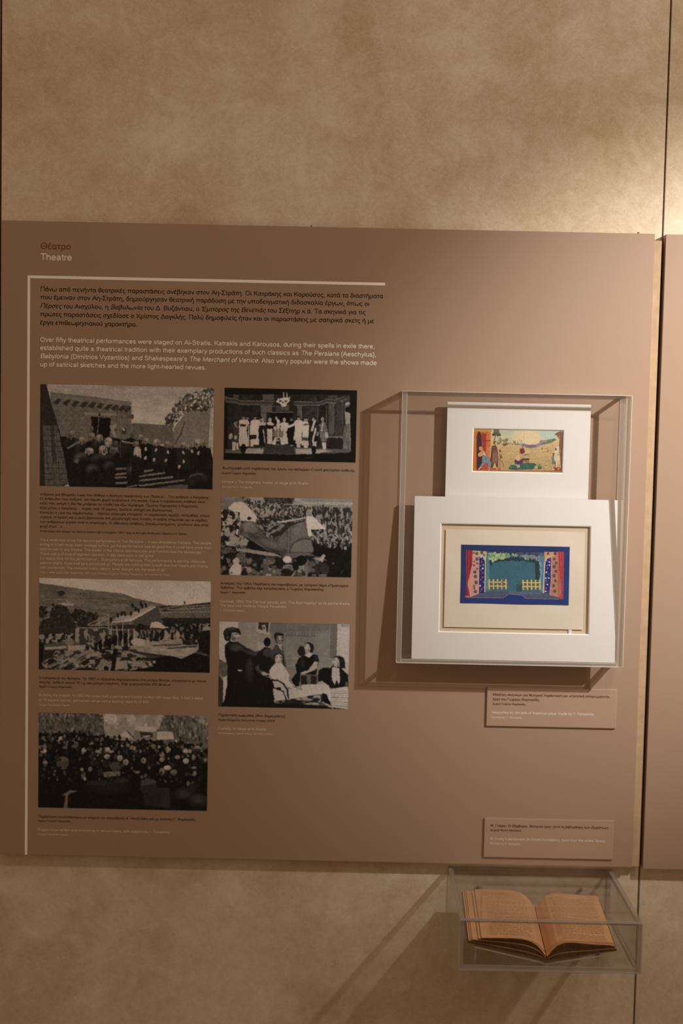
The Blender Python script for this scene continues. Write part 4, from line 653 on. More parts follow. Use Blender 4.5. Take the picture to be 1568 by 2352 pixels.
def picture_village():             # painted stage set: red doorway, brown tree, open fields, villagers
    Q = [(1083, 979), (1299, 983.5), (1294.5, 1091), (1080, 1087)]
    p = Paint(420, 212, Q, (196, 158, 104), seed=21); p.frame(1080, 976, .07015)
    p.grad((560, 60, 3200, 140, 3200, 760, 560, 760), (176, 176, 152), (214, 188, 140)); p.noise((560, 60, 3200, 140, 3200, 760, 560, 760), 6, 90, 40)
    for r in range(9): p.ell(1900, 420, 620 - r * 55, 360 - r * 26, (226, 190, 142), 4, .22, 24)
    p.poly_((1500, 130, 1900, 130, 1880, 640, 1560, 600), (214, 186, 146), .25)
    p.poly_((2230, 190, 2800, 210, 2800, 440, 2360, 450, 2250, 300), (180, 188, 168), .8)
    FD = (640, 520, 1300, 600, 1760, 640, 2100, 720, 2400, 620, 3000, 520, 3000, 1540, 640, 1540)
    p.grad(FD, (206, 166, 118), (170, 140, 90)); p.noise(FD, 9, 160, 34); p.noise(FD, 7, 40, 14)
    for i in range(70):
        x = p.rd.uniform(1000, 2700); y = p.rd.uniform(760, 1300); p.line((x, y, x + p.rd.uniform(60, 200), y + p.rd.uniform(-10, 10)), 16, p.rd.choice(((164, 132, 70), (150, 124, 66), (190, 150, 90), (200, 160, 100))), .35)
    p.noise((640, 60, 760, 60, 760, 700, 640, 700), 10, 40); p.poly_((640, 260, 760, 260, 760, 700, 680, 700), (204, 176, 130), .7)
    # distant houses and trees
    for i in range(34):
        x = p.rd.uniform(880, 1560); y = 590 + (x - 880) * .03 + p.rd.uniform(-46, 46); p.ell(x, y, p.rd.uniform(16, 44), p.rd.uniform(12, 26), p.rd.choice(((142, 112, 74), (112, 84, 60), (206, 178, 134), (120, 120, 82))), p.rd.uniform(-20, 20), .8, 7)
    for x, y, w_, h_ in ((985, 500, 40, 90), (1110, 510, 70, 36), (1190, 490, 60, 60), (930, 610, 46, 30)): p.ell(x, y, w_, h_, (112, 118, 84), 0, .85); p.noise((x - w_, y - h_, x + w_, y - h_, x + w_, y + h_, x - w_, y + h_), 14, 16)
    p.ell(1130, 660, 70, 30, (120, 78, 56), -20); p.ell(1440, 560, 40, 50, (150, 110, 76), 20, .7)
    # hills to the right
    p.poly_((1600, 620, 1760, 600, 1900, 650, 2100, 640, 2220, 600, 2300, 490, 2440, 500, 2560, 470, 2760, 440, 2700, 560, 2400, 640, 2140, 740, 1900, 760, 1700, 700), (150, 130, 132)); p.noise((1760, 600, 2300, 490, 2760, 440, 2400, 640, 2140, 740, 1900, 760), 16, 24)
    p.poly_((2280, 620, 2380, 580, 2480, 570, 2540, 500, 2760, 440, 2820, 500, 2620, 590, 2400, 640), (92, 116, 84)); p.noise((2280, 620, 2540, 500, 2820, 480, 2620, 590), 18, 20)
    p.poly_((1740, 650, 2140, 650, 2160, 720, 2000, 760, 1860, 740), (120, 98, 112)); p.noise((1740, 650, 2140, 650, 2160, 720, 1860, 740), 14, 18)
    # doorway
    p.poly_((80, 90, 690, 110, 660, 1520, 60, 1510), (196, 98, 52)); p.grad((90, 110, 210, 110, 196, 1500, 70, 1500), (200, 110, 56), (190, 102, 44)); p.poly_((110, 110, 680, 120, 680, 250, 360, 230, 280, 200, 100, 240), (196, 136, 72)); p.noise((110, 110, 680, 120, 680, 250, 100, 240), 12, 30)
    p.poly_((200, 1500, 205, 360, 240, 260, 285, 205, 335, 260, 365, 360, 380, 700, 390, 1500), (62, 40, 44)); p.poly_((375, 270, 520, 270, 520, 860, 470, 900, 390, 800), (156, 54, 44)); p.noise((375, 270, 520, 270, 520, 860, 390, 800), 12, 40)
    p.poly_((520, 280, 650, 290, 655, 1100, 620, 1200, 520, 900), (204, 104, 58)); p.line((350, 510, 650, 520), 34, (150, 52, 36)); p.poly_((500, 820, 660, 700, 655, 1080, 600, 1060), (208, 120, 78)); p.noise((380, 260, 660, 270, 660, 1100, 400, 1100), 9, 50)
    p.poly_((665, 200, 700, 200, 690, 1100, 650, 1120), (206, 166, 116)); p.poly_((350, 1400, 520, 1180, 600, 1300, 600, 1480, 340, 1490), (178, 74, 52))
    # man in blue trousers
    p.ell(340, 770, 66, 66, (206, 132, 86)); p.poly_((250, 940, 330, 880, 420, 850, 440, 960, 330, 1040, 260, 1030), (206, 146, 100)); p.poly_((340, 800, 440, 840, 500, 900, 500, 1010, 400, 980, 360, 900), (200, 138, 96)); p.line((430, 920, 490, 1000), 22, (226, 200, 180)); p.line((480, 860, 520, 960), 26, (160, 96, 60))
    p.poly_((400, 980, 520, 1010, 600, 1120, 680, 1230, 670, 1390, 590, 1390, 590, 1260, 500, 1180, 470, 1260, 360, 1390, 325, 1340, 400, 1220, 405, 1080), (98, 140, 148)); p.line((505, 1040, 520, 1160), 18, (60, 96, 106)); p.line((420, 1030, 420, 1240), 14, (74, 110, 130)); p.poly_((330, 1350, 360, 1390, 290, 1470, 250, 1450), (214, 160, 120)); p.poly_((600, 1390, 650, 1390, 655, 1470, 610, 1460), (214, 164, 120))
    # cloaked figure and bell-shaped tree crown
    p.poly_((760, 130, 940, 140, 960, 260, 1010, 330, 960, 370, 860, 350, 780, 360, 695, 325, 740, 280, 770, 200), (96, 88, 66)); p.poly_((700, 320, 740, 285, 800, 300, 790, 355, 730, 350), (56, 52, 44)); p.ell(930, 345, 66, 24, (72, 66, 50)); p.poly_((780, 140, 920, 140, 940, 250, 770, 250), (116, 110, 88), .5); p.noise((700, 130, 1010, 140, 1010, 370, 700, 350), 10, 24); p.line((820, 360, 780, 520), 34, (110, 100, 70)); p.line((900, 370, 900, 440), 14, (130, 124, 92))
    p.ell(800, 590, 48, 56, (70, 50, 40)); p.ell(822, 600, 30, 40, (196, 150, 104)); p.line((760, 560, 850, 540), 24, (66, 46, 36))
    p.poly_((700, 680, 830, 660, 880, 760, 930, 1000, 910, 1240, 780, 1230, 680, 1250, 650, 1120, 690, 900), (106, 66, 56)); p.poly_((745, 880, 870, 900, 900, 1200, 720, 1220), (136, 88, 76)); p.noise((690, 680, 880, 700, 910, 1240, 680, 1240), 10, 26, 80); p.poly_((690, 740, 720, 900, 690, 1240, 640, 1160, 680, 960), (70, 52, 34))
    p.poly_((690, 1250, 780, 1240, 720, 1400, 660, 1400), (80, 60, 40)); p.poly_((810, 1240, 900, 1240, 910, 1380, 860, 1380), (74, 58, 38)); p.poly_((760, 1330, 800, 1250, 830, 1340, 850, 1400, 740, 1400), (200, 160, 118))
    # child
    p.ell(975, 850, 40, 44, (100, 58, 46)); p.ell(1010, 830, 20, 26, (206, 162, 116)); p.poly_((940, 960, 1010, 960, 1045, 1090, 960, 1110), (140, 70, 54)); p.poly_((890, 760, 940, 820, 960, 940, 930, 1140, 910, 1000), (206, 160, 110)); p.line((990, 1150, 1070, 1250, 1080, 1350), 22, (140, 96, 62)); p.line((970, 1110, 960, 1330), 26, (156, 110, 70)); p.line((940, 1250, 930, 1380), 20, (200, 150, 100))
    p.poly_((60, 1470, 600, 1470, 3100, 1480, 3100, 1640, 60, 1600), (170, 104, 72)); p.noise((60, 1470, 3100, 1480, 3100, 1600, 60, 1560), 12, 60, 16); p.poly_((620, 1410, 1000, 1400, 990, 1470, 620, 1480), (176, 82, 58)); p.ell(940, 1420, 40, 40, (190, 80, 60)); p.ell(880, 1430, 30, 28, (214, 168, 128)); p.ell(610, 1470, 24, 14, (220, 180, 140))
    # bushes and reclining pair
    BS = (1250, 1420, 1290, 1340, 1400, 1300, 1500, 1330, 1600, 1290, 1680, 1250, 1900, 1240, 2100, 1250, 2160, 1290, 2080, 1400, 2040, 1450, 1500, 1470, 1270, 1450)
    p.poly_(BS, (46, 88, 78)); p.noise(BS, 14, 28); p.ell(2260, 1390, 66, 56, (56, 96, 72), -30); p.ell(2140, 1370, 40, 50, (206, 164, 104)); p.noise((2300, 1300, 2560, 1300, 2560, 1460, 2300, 1460), 18, 26)
    p.poly_((1440, 1150, 1490, 1120, 1560, 1180, 1700, 1170, 1720, 1240, 1600, 1290, 1560, 1300, 1470, 1290), (76, 46, 84)); p.poly_((1470, 1110, 1500, 1000, 1560, 960, 1620, 1040, 1600, 1140, 1540, 1170), (212, 166, 112)); p.poly_((1600, 1160, 1700, 1100, 1740, 1090, 1740, 1180, 1660, 1230), (84, 52, 84)); p.poly_((1730, 1090, 1930, 1090, 1930, 1150, 1730, 1150), (78, 52, 42)); p.poly_((1720, 1150, 1930, 1160, 1900, 1240, 1720, 1220), (150, 96, 70)); p.line((1530, 1300, 1540, 1390), 34, (216, 170, 128)); p.ell(1590, 1340, 30, 50, (216, 170, 128))
    p.poly_((1620, 780, 1740, 760, 1800, 860, 1760, 920, 1660, 950, 1620, 900), (112, 50, 52)); p.poly_((1600, 920, 1660, 950, 1740, 930, 1720, 970, 1600, 960), (146, 130, 110)); p.line((1730, 640, 1700, 780), 26, (96, 66, 82)); p.ell(1770, 740, 36, 40, (200, 150, 110)); p.poly_((1780, 840, 1900, 820, 1900, 940, 1800, 940), (212, 166, 110)); p.line((1770, 980, 1890, 950), 24, (110, 74, 50)); p.line((1560, 600, 1600, 640), 26, (110, 84, 84)); p.ell(2350, 770, 20, 44, (120, 96, 56))
    # right group, brown trunk
    p.poly_((2920, 330, 3110, 200, 3110, 1560, 2960, 1540, 2940, 1200, 2900, 700), (128, 80, 66)); p.noise((2920, 330, 3110, 200, 3110, 1560, 2960, 1540), 9, 30, 100); p.poly_((2750, 320, 2840, 250, 2960, 200, 3060, 250, 3040, 380, 2900, 370), (128, 88, 74)); p.noise((2750, 320, 2840, 250, 3060, 250, 3040, 380), 14, 18); p.line((2860, 370, 2960, 480), 40, (140, 90, 70))
    p.ell(2810, 600, 50, 70, (214, 166, 124)); p.ell(2680, 620, 44, 60, (206, 158, 112)); p.ell(2870, 500, 40, 60, (206, 164, 124)); p.poly_((2840, 680, 2900, 700, 2880, 860, 2820, 920, 2750, 900, 2770, 800), (212, 186, 156)); p.ell(2795, 790, 30, 46, (88, 86, 108)); p.poly_((2740, 930, 2880, 920, 2940, 1130, 2880, 1170, 2720, 1160, 2700, 1120), (204, 178, 140)); p.noise((2740, 930, 2880, 920, 2940, 1130, 2720, 1160), 8, 20, 60)
    p.poly_((2700, 920, 2750, 920, 2720, 1060, 2690, 1060), (76, 56, 42)); p.poly_((2650, 1050, 2720, 1050, 2760, 1280, 2660, 1290), (96, 114, 106)); p.poly_((2790, 1170, 2850, 1170, 2840, 1400, 2780, 1400), (218, 172, 134)); p.poly_((2860, 1170, 2920, 1170, 2890, 1380, 2870, 1380), (208, 156, 120)); p.line((2680, 1300, 2690, 1400), 26, (206, 164, 116)); p.poly_((2750, 1190, 2790, 1190, 2780, 1370, 2750, 1370), (110, 76, 66)); p.ell(2540, 860, 40, 36, (170, 108, 66)); p.ell(2610, 760, 36, 60, (204, 156, 112)); p.ell(2600, 900, 60, 60, (196, 146, 104)); p.noise((2480, 560, 2750, 560, 2750, 1000, 2480, 1000), 12, 26)
    p.poly_((2700, 1380, 3060, 1380, 3060, 1500, 2740, 1500), (138, 66, 50)); p.ell(2720, 1440, 30, 24, (212, 168, 130)); p.ell(2880, 1430, 40, 20, (206, 150, 116))
    for x in (1320, 1760, 2440): p.line((x, 180, x, 1460), 9, (150, 130, 90), .4)
    p.line((700, 410, 2900, 440), 8, (170, 150, 108), .35)
    for i in range(260):
        x = p.rd.uniform(700, 2900); y = p.rd.uniform(680, 1460); l = p.rd.uniform(20, 70)
        p.line((x, y, x + l, y + p.rd.uniform(-14, 14)), 9, p.rd.choice(((140, 104, 60), (222, 190, 140), (120, 104, 62), (186, 130, 84), (150, 140, 84))), .5)
    for i in range(90):
        x = p.rd.uniform(880, 1700); y = 570 + p.rd.uniform(-70, 90); p.line((x, y, x + p.rd.uniform(-16, 16), y - p.rd.uniform(16, 50)), 10, p.rd.choice(((96, 78, 56), (110, 112, 78), (214, 186, 142), (130, 92, 66))), .7)
    for i in range(120):
        x = p.rd.uniform(1260, 2500); y = p.rd.uniform(1260, 1460); p.line((x, y, x + p.rd.uniform(-20, 20), y - p.rd.uniform(20, 46)), 9, p.rd.choice(((34, 70, 64), (66, 112, 92), (120, 124, 76), (40, 60, 58))), .6)
    for i in range(90):
        x = p.rd.uniform(2460, 2960); y = p.rd.uniform(560, 1400); p.line((x, y, x + p.rd.uniform(-30, 30), y + p.rd.uniform(10, 50)), 10, p.rd.choice(((140, 96, 70), (220, 180, 140), (110, 80, 64), (190, 150, 110))), .6)
    for i in range(70):
        x = p.rd.uniform(660, 1100); y = p.rd.uniform(700, 1440); p.line((x, y, x + p.rd.uniform(-16, 16), y + p.rd.uniform(30, 80)), 9, p.rd.choice(((150, 104, 80), (80, 54, 42), (196, 150, 110))), .45)
    p.noise((0, 0, 3300, 0, 3300, 1700, 0, 1700), 7, 26, 26, 3)
    return colour(p, (216, 202, 188))

def picture_curtains():            # painted stage set: blue frame, red curtains, teal opening, yellow fences
    Q = [(1059, 1250), (1308, 1256.5), (1305, 1391), (1057, 1384.5)]
    p = Paint(500, 270, Q, (26, 46, 104), seed=23); p.frame(1030, 1220, .1977)
    p.grad((130, 140, 1410, 180, 1400, 880, 130, 840), (20, 44, 84), (14, 46, 98)); p.grad((1300, 170, 1410, 180, 1400, 880, 1300, 860), (28, 48, 94), (20, 52, 100)); p.noise((130, 140, 1410, 180, 1400, 880, 130, 840), 4, 40)
    p.poly_((430, 215, 1100, 235, 1095, 705, 420, 700), (56, 92, 108))
    O = (470, 380, 500, 345, 620, 320, 760, 305, 900, 325, 1010, 350, 1062, 400, 1060, 700, 470, 690); p.poly_(O, (48, 86, 94)); p.grad(O, (50, 88, 96), (56, 94, 102)); p.noise(O, 4, 60)
    p.poly_((425, 245, 470, 260, 475, 690, 425, 700), (78, 116, 122)); p.noise((425, 245, 475, 260, 475, 690, 425, 700), 12, 14, 50); p.poly_((1062, 290, 1110, 290, 1095, 710, 1060, 700), (72, 116, 134))
    p.poly_((1000, 380, 1060, 400, 1060, 570, 1005, 560), (30, 52, 50)); p.noise((1000, 380, 1060, 400, 1060, 570, 1005, 560), 6, 14)
    for i in range(46):
        x = 480 + i * 12.6; y = 338 - 26 * math.sin((x - 480) / 580 * 3.1) + p.rd.uniform(-6, 10) + (x - 480) * .03; p.ell(x, y, 12, 24, p.rd.choice(((26, 52, 54), (30, 56, 60), (22, 44, 46))), p.rd.uniform(-30, 30))
    p.ell(488, 372, 14, 30, (26, 52, 54)); p.ell(1030, 370, 34, 30, (28, 50, 50), 40)
    V = (460, 225, 1060, 240, 1070, 285, 980, 300, 840, 280, 700, 275, 560, 290, 470, 300); p.poly_(V, (56, 62, 78)); p.scatter(V, 120, 7, 14, ((46, 46, 62), (74, 72, 80), (92, 88, 92), (34, 50, 88)), (.8, 1.6)); p.poly_((430, 215, 1110, 235, 1110, 252, 430, 235), (30, 44, 78))
    LF = (462, 270, 520, 255, 690, 262, 700, 285, 640, 312, 540, 335, 480, 350, 462, 330); p.scatter(LF, 90, 9, 17, ((150, 160, 108), (124, 142, 96), (168, 174, 122), (96, 122, 88)), (1, 1.7)); p.scatter((730, 262, 790, 262, 790, 290, 730, 290), 8, 8, 14, ((140, 152, 120), (120, 132, 112))); p.scatter((870, 280, 930, 285, 920, 325, 880, 315), 10, 7, 13, ((134, 156, 112), (108, 130, 92)), (1.2, 2)); p.scatter((820, 280, 1060, 290, 1070, 360, 1010, 330, 900, 305), 50, 7, 13, ((116, 116, 118), (96, 108, 114), (132, 126, 124)), (1, 1.5)); p.scatter((1050, 330, 1075, 340, 1070, 560, 1058, 560), 22, 5, 9, ((140, 148, 136), (110, 134, 140)), (1, 1.8))
    p.scatter((780, 630, 850, 620, 845, 690, 800, 690), 34, 8, 14, ((30, 58, 58), (36, 68, 70), (44, 76, 82)))
    # floor and apron
    p.poly_((250, 752, 350, 710, 420, 700, 700, 695, 1100, 712, 1170, 725, 1290, 775, 1280, 790, 890, 775, 845, 738, 690, 728, 630, 770, 250, 764), (76, 76, 90)); p.poly_((700, 695, 1090, 708, 1060, 735, 850, 735, 700, 722), (84, 92, 102)); p.noise((250, 700, 1290, 725, 1280, 790, 250, 764), 6, 22); p.line((250, 766, 630, 774, 690, 730, 845, 740, 890, 780, 1280, 792), 5, (132, 120, 126)); p.poly_((640, 778, 700, 736, 835, 742, 880, 784), (16, 44, 100))
    # left curtain and wallpaper
    p.poly_((272, 222, 432, 232, 425, 705, 355, 708, 352, 722, 250, 762, 215, 600, 272, 380), (206, 136, 116)); p.poly_((275, 225, 435, 235, 430, 300, 400, 300, 360, 280, 290, 290), (196, 152, 112)); p.poly_((355, 290, 400, 300, 428, 350, 420, 712, 352, 715), (20, 32, 86)); p.line((355, 285, 385, 288, 412, 310, 424, 350, 418, 706), 9, (214, 186, 118)); p.line((434, 240, 424, 350), 9, (198, 168, 110))
    for x, y, r in ((325, 256, 17), (382, 246, 18), (410, 276, 13), (328, 322, 19), (330, 372, 15), (294, 350, 11), (292, 392, 14), (330, 434, 15), (303, 472, 20), (310, 524, 20), (318, 592, 21), (294, 632, 15), (298, 660, 14), (310, 698, 19), (290, 250, 13)): p.ell(x, y, r, r * 1.05, (62, 78, 84) if r > 15 else (112, 98, 84)); p.ell(x, y, r * .4, r * .4, (90, 92, 88), 0, .7)
    for x, y, c in ((384, 356, (176, 60, 84)), (394, 430, (214, 196, 166)), (400, 390, (120, 136, 170)), (374, 300, (196, 190, 170)), (392, 534, (170, 70, 110)), (384, 670, (170, 60, 90)), (364, 630, (214, 190, 150)), (395, 480, (140, 70, 110)), (372, 450, (60, 80, 150)), (405, 590, (90, 100, 160)), (372, 560, (60, 90, 150)), (404, 320, (110, 150, 170)), (370, 690, (60, 90, 160)), (405, 650, (80, 90, 160)), (368, 400, (70, 100, 160))): p.ell(x, y, 10, 11, c)
    p.poly_((198, 212, 276, 222, 268, 400, 240, 500, 215, 590, 220, 620, 240, 700, 246, 766, 196, 762, 205, 600), (140, 30, 44)); 
    for i, c in enumerate(((186, 60, 64), (104, 18, 34), (196, 66, 66), (96, 16, 34), (170, 46, 54))): x = 206 + i * 14; p.line((x, 215, x + 2, 400, 212 + i * 7, 520, 210 + i * 2, 600), 6, c, .8)
    p.line((215, 620, 228, 700, 236, 764), 8, (176, 52, 56)); p.poly_((194, 745, 246, 750, 242, 768, 194, 764), (204, 110, 100))
    # right curtain and wallpaper
    p.poly_((1105, 240, 1270, 244, 1268, 400, 1290, 560, 1300, 700, 1290, 770, 1170, 745, 1170, 720, 1095, 715), (176, 112, 84)); p.poly_((1110, 245, 1235, 248, 1225, 300, 1185, 290, 1120, 330), (194, 140, 96)); p.poly_((1112, 345, 1150, 308, 1184, 302, 1184, 560, 1168, 725, 1110, 716), (22, 38, 96)); p.line((1186, 300, 1150, 306, 1120, 340, 1112, 400, 1094, 714), 10, (216, 182, 116)); p.line((1188, 300, 1186, 560, 1170, 730), 7, (200, 142, 110)); p.line((1262, 400, 1266, 560, 1262, 720), 4, (150, 96, 70)); p.poly_((1255, 400, 1272, 400, 1300, 640, 1282, 770, 1262, 745), (168, 92, 66))
    for x, y, r in ((1150, 262, 15), (1234, 262, 19), (1224, 324, 16), (1245, 372, 17), (1222, 414, 20), (1240, 470, 17), (1220, 520, 20), (1236, 580, 17), (1214, 636, 17), (1226, 698, 20)): p.ell(x, y, r, r * 1.05, (70, 70, 78)); p.ell(x, y, r * .4, r * .4, (96, 86, 84), 0, .7)
    for x, y, c in ((1164, 360, (196, 176, 160)), (1146, 432, (170, 70, 110)), (1130, 478, (222, 192, 150)), (1158, 546, (204, 190, 176)), (1124, 546, (180, 180, 190)), (1142, 620, (222, 180, 120)), (1128, 664, (170, 70, 110)), (1122, 700, (170, 180, 210)), (1166, 396, (150, 170, 200)), (1134, 344, (100, 130, 180)), (1130, 580, (110, 120, 180)), (1160, 500, (60, 90, 160)), (1166, 320, (150, 70, 90)), (1150, 700, (60, 80, 160)), (1140, 400, (80, 110, 170))): p.ell(x, y, 9, 10, c)
    p.poly_((1262, 238, 1335, 245, 1325, 795, 1278, 785, 1298, 700, 1296, 620, 1276, 500), (172, 54, 52))
    for i, c in enumerate(((206, 84, 72), (130, 32, 40), (206, 82, 74), (120, 28, 44), (186, 66, 66))): x = 1272 + i * 13; p.line((x, 242, x + 2, 400, 1296 + i * 7, 560, 1300 + i * 5, 690, 1290 + i * 8, 785), 6, c, .8)
    p.line((1338, 250, 1332, 790), 4, (90, 70, 110), .6)
    # fences
    for (x0, y0, sx) in ((470, 580, 48), (862, 588, 48)):
        Y = (216, 162, 76)
        for i in range(5): c = Y if not (x0 < 500 and i == 3) else (196, 146, 70); p.line((x0 + i * sx, y0 - 16, x0 + 2 + i * sx, y0 + 84), 16, c)
        for dy in (8, 54): p.line((x0 - 6, y0 + dy, x0 + 4 * sx + 8, y0 + dy + 4), 13, Y)
    for x, y in ((620, 590), (628, 625), (600, 610), (570, 606)): p.ell(x, y, 10, 12, (96, 100, 66), 0, .7)
    p.noise((130, 140, 1410, 180, 1400, 880, 130, 840), 4, 12, 12, 2)
    return colour(p, (214, 196, 178))

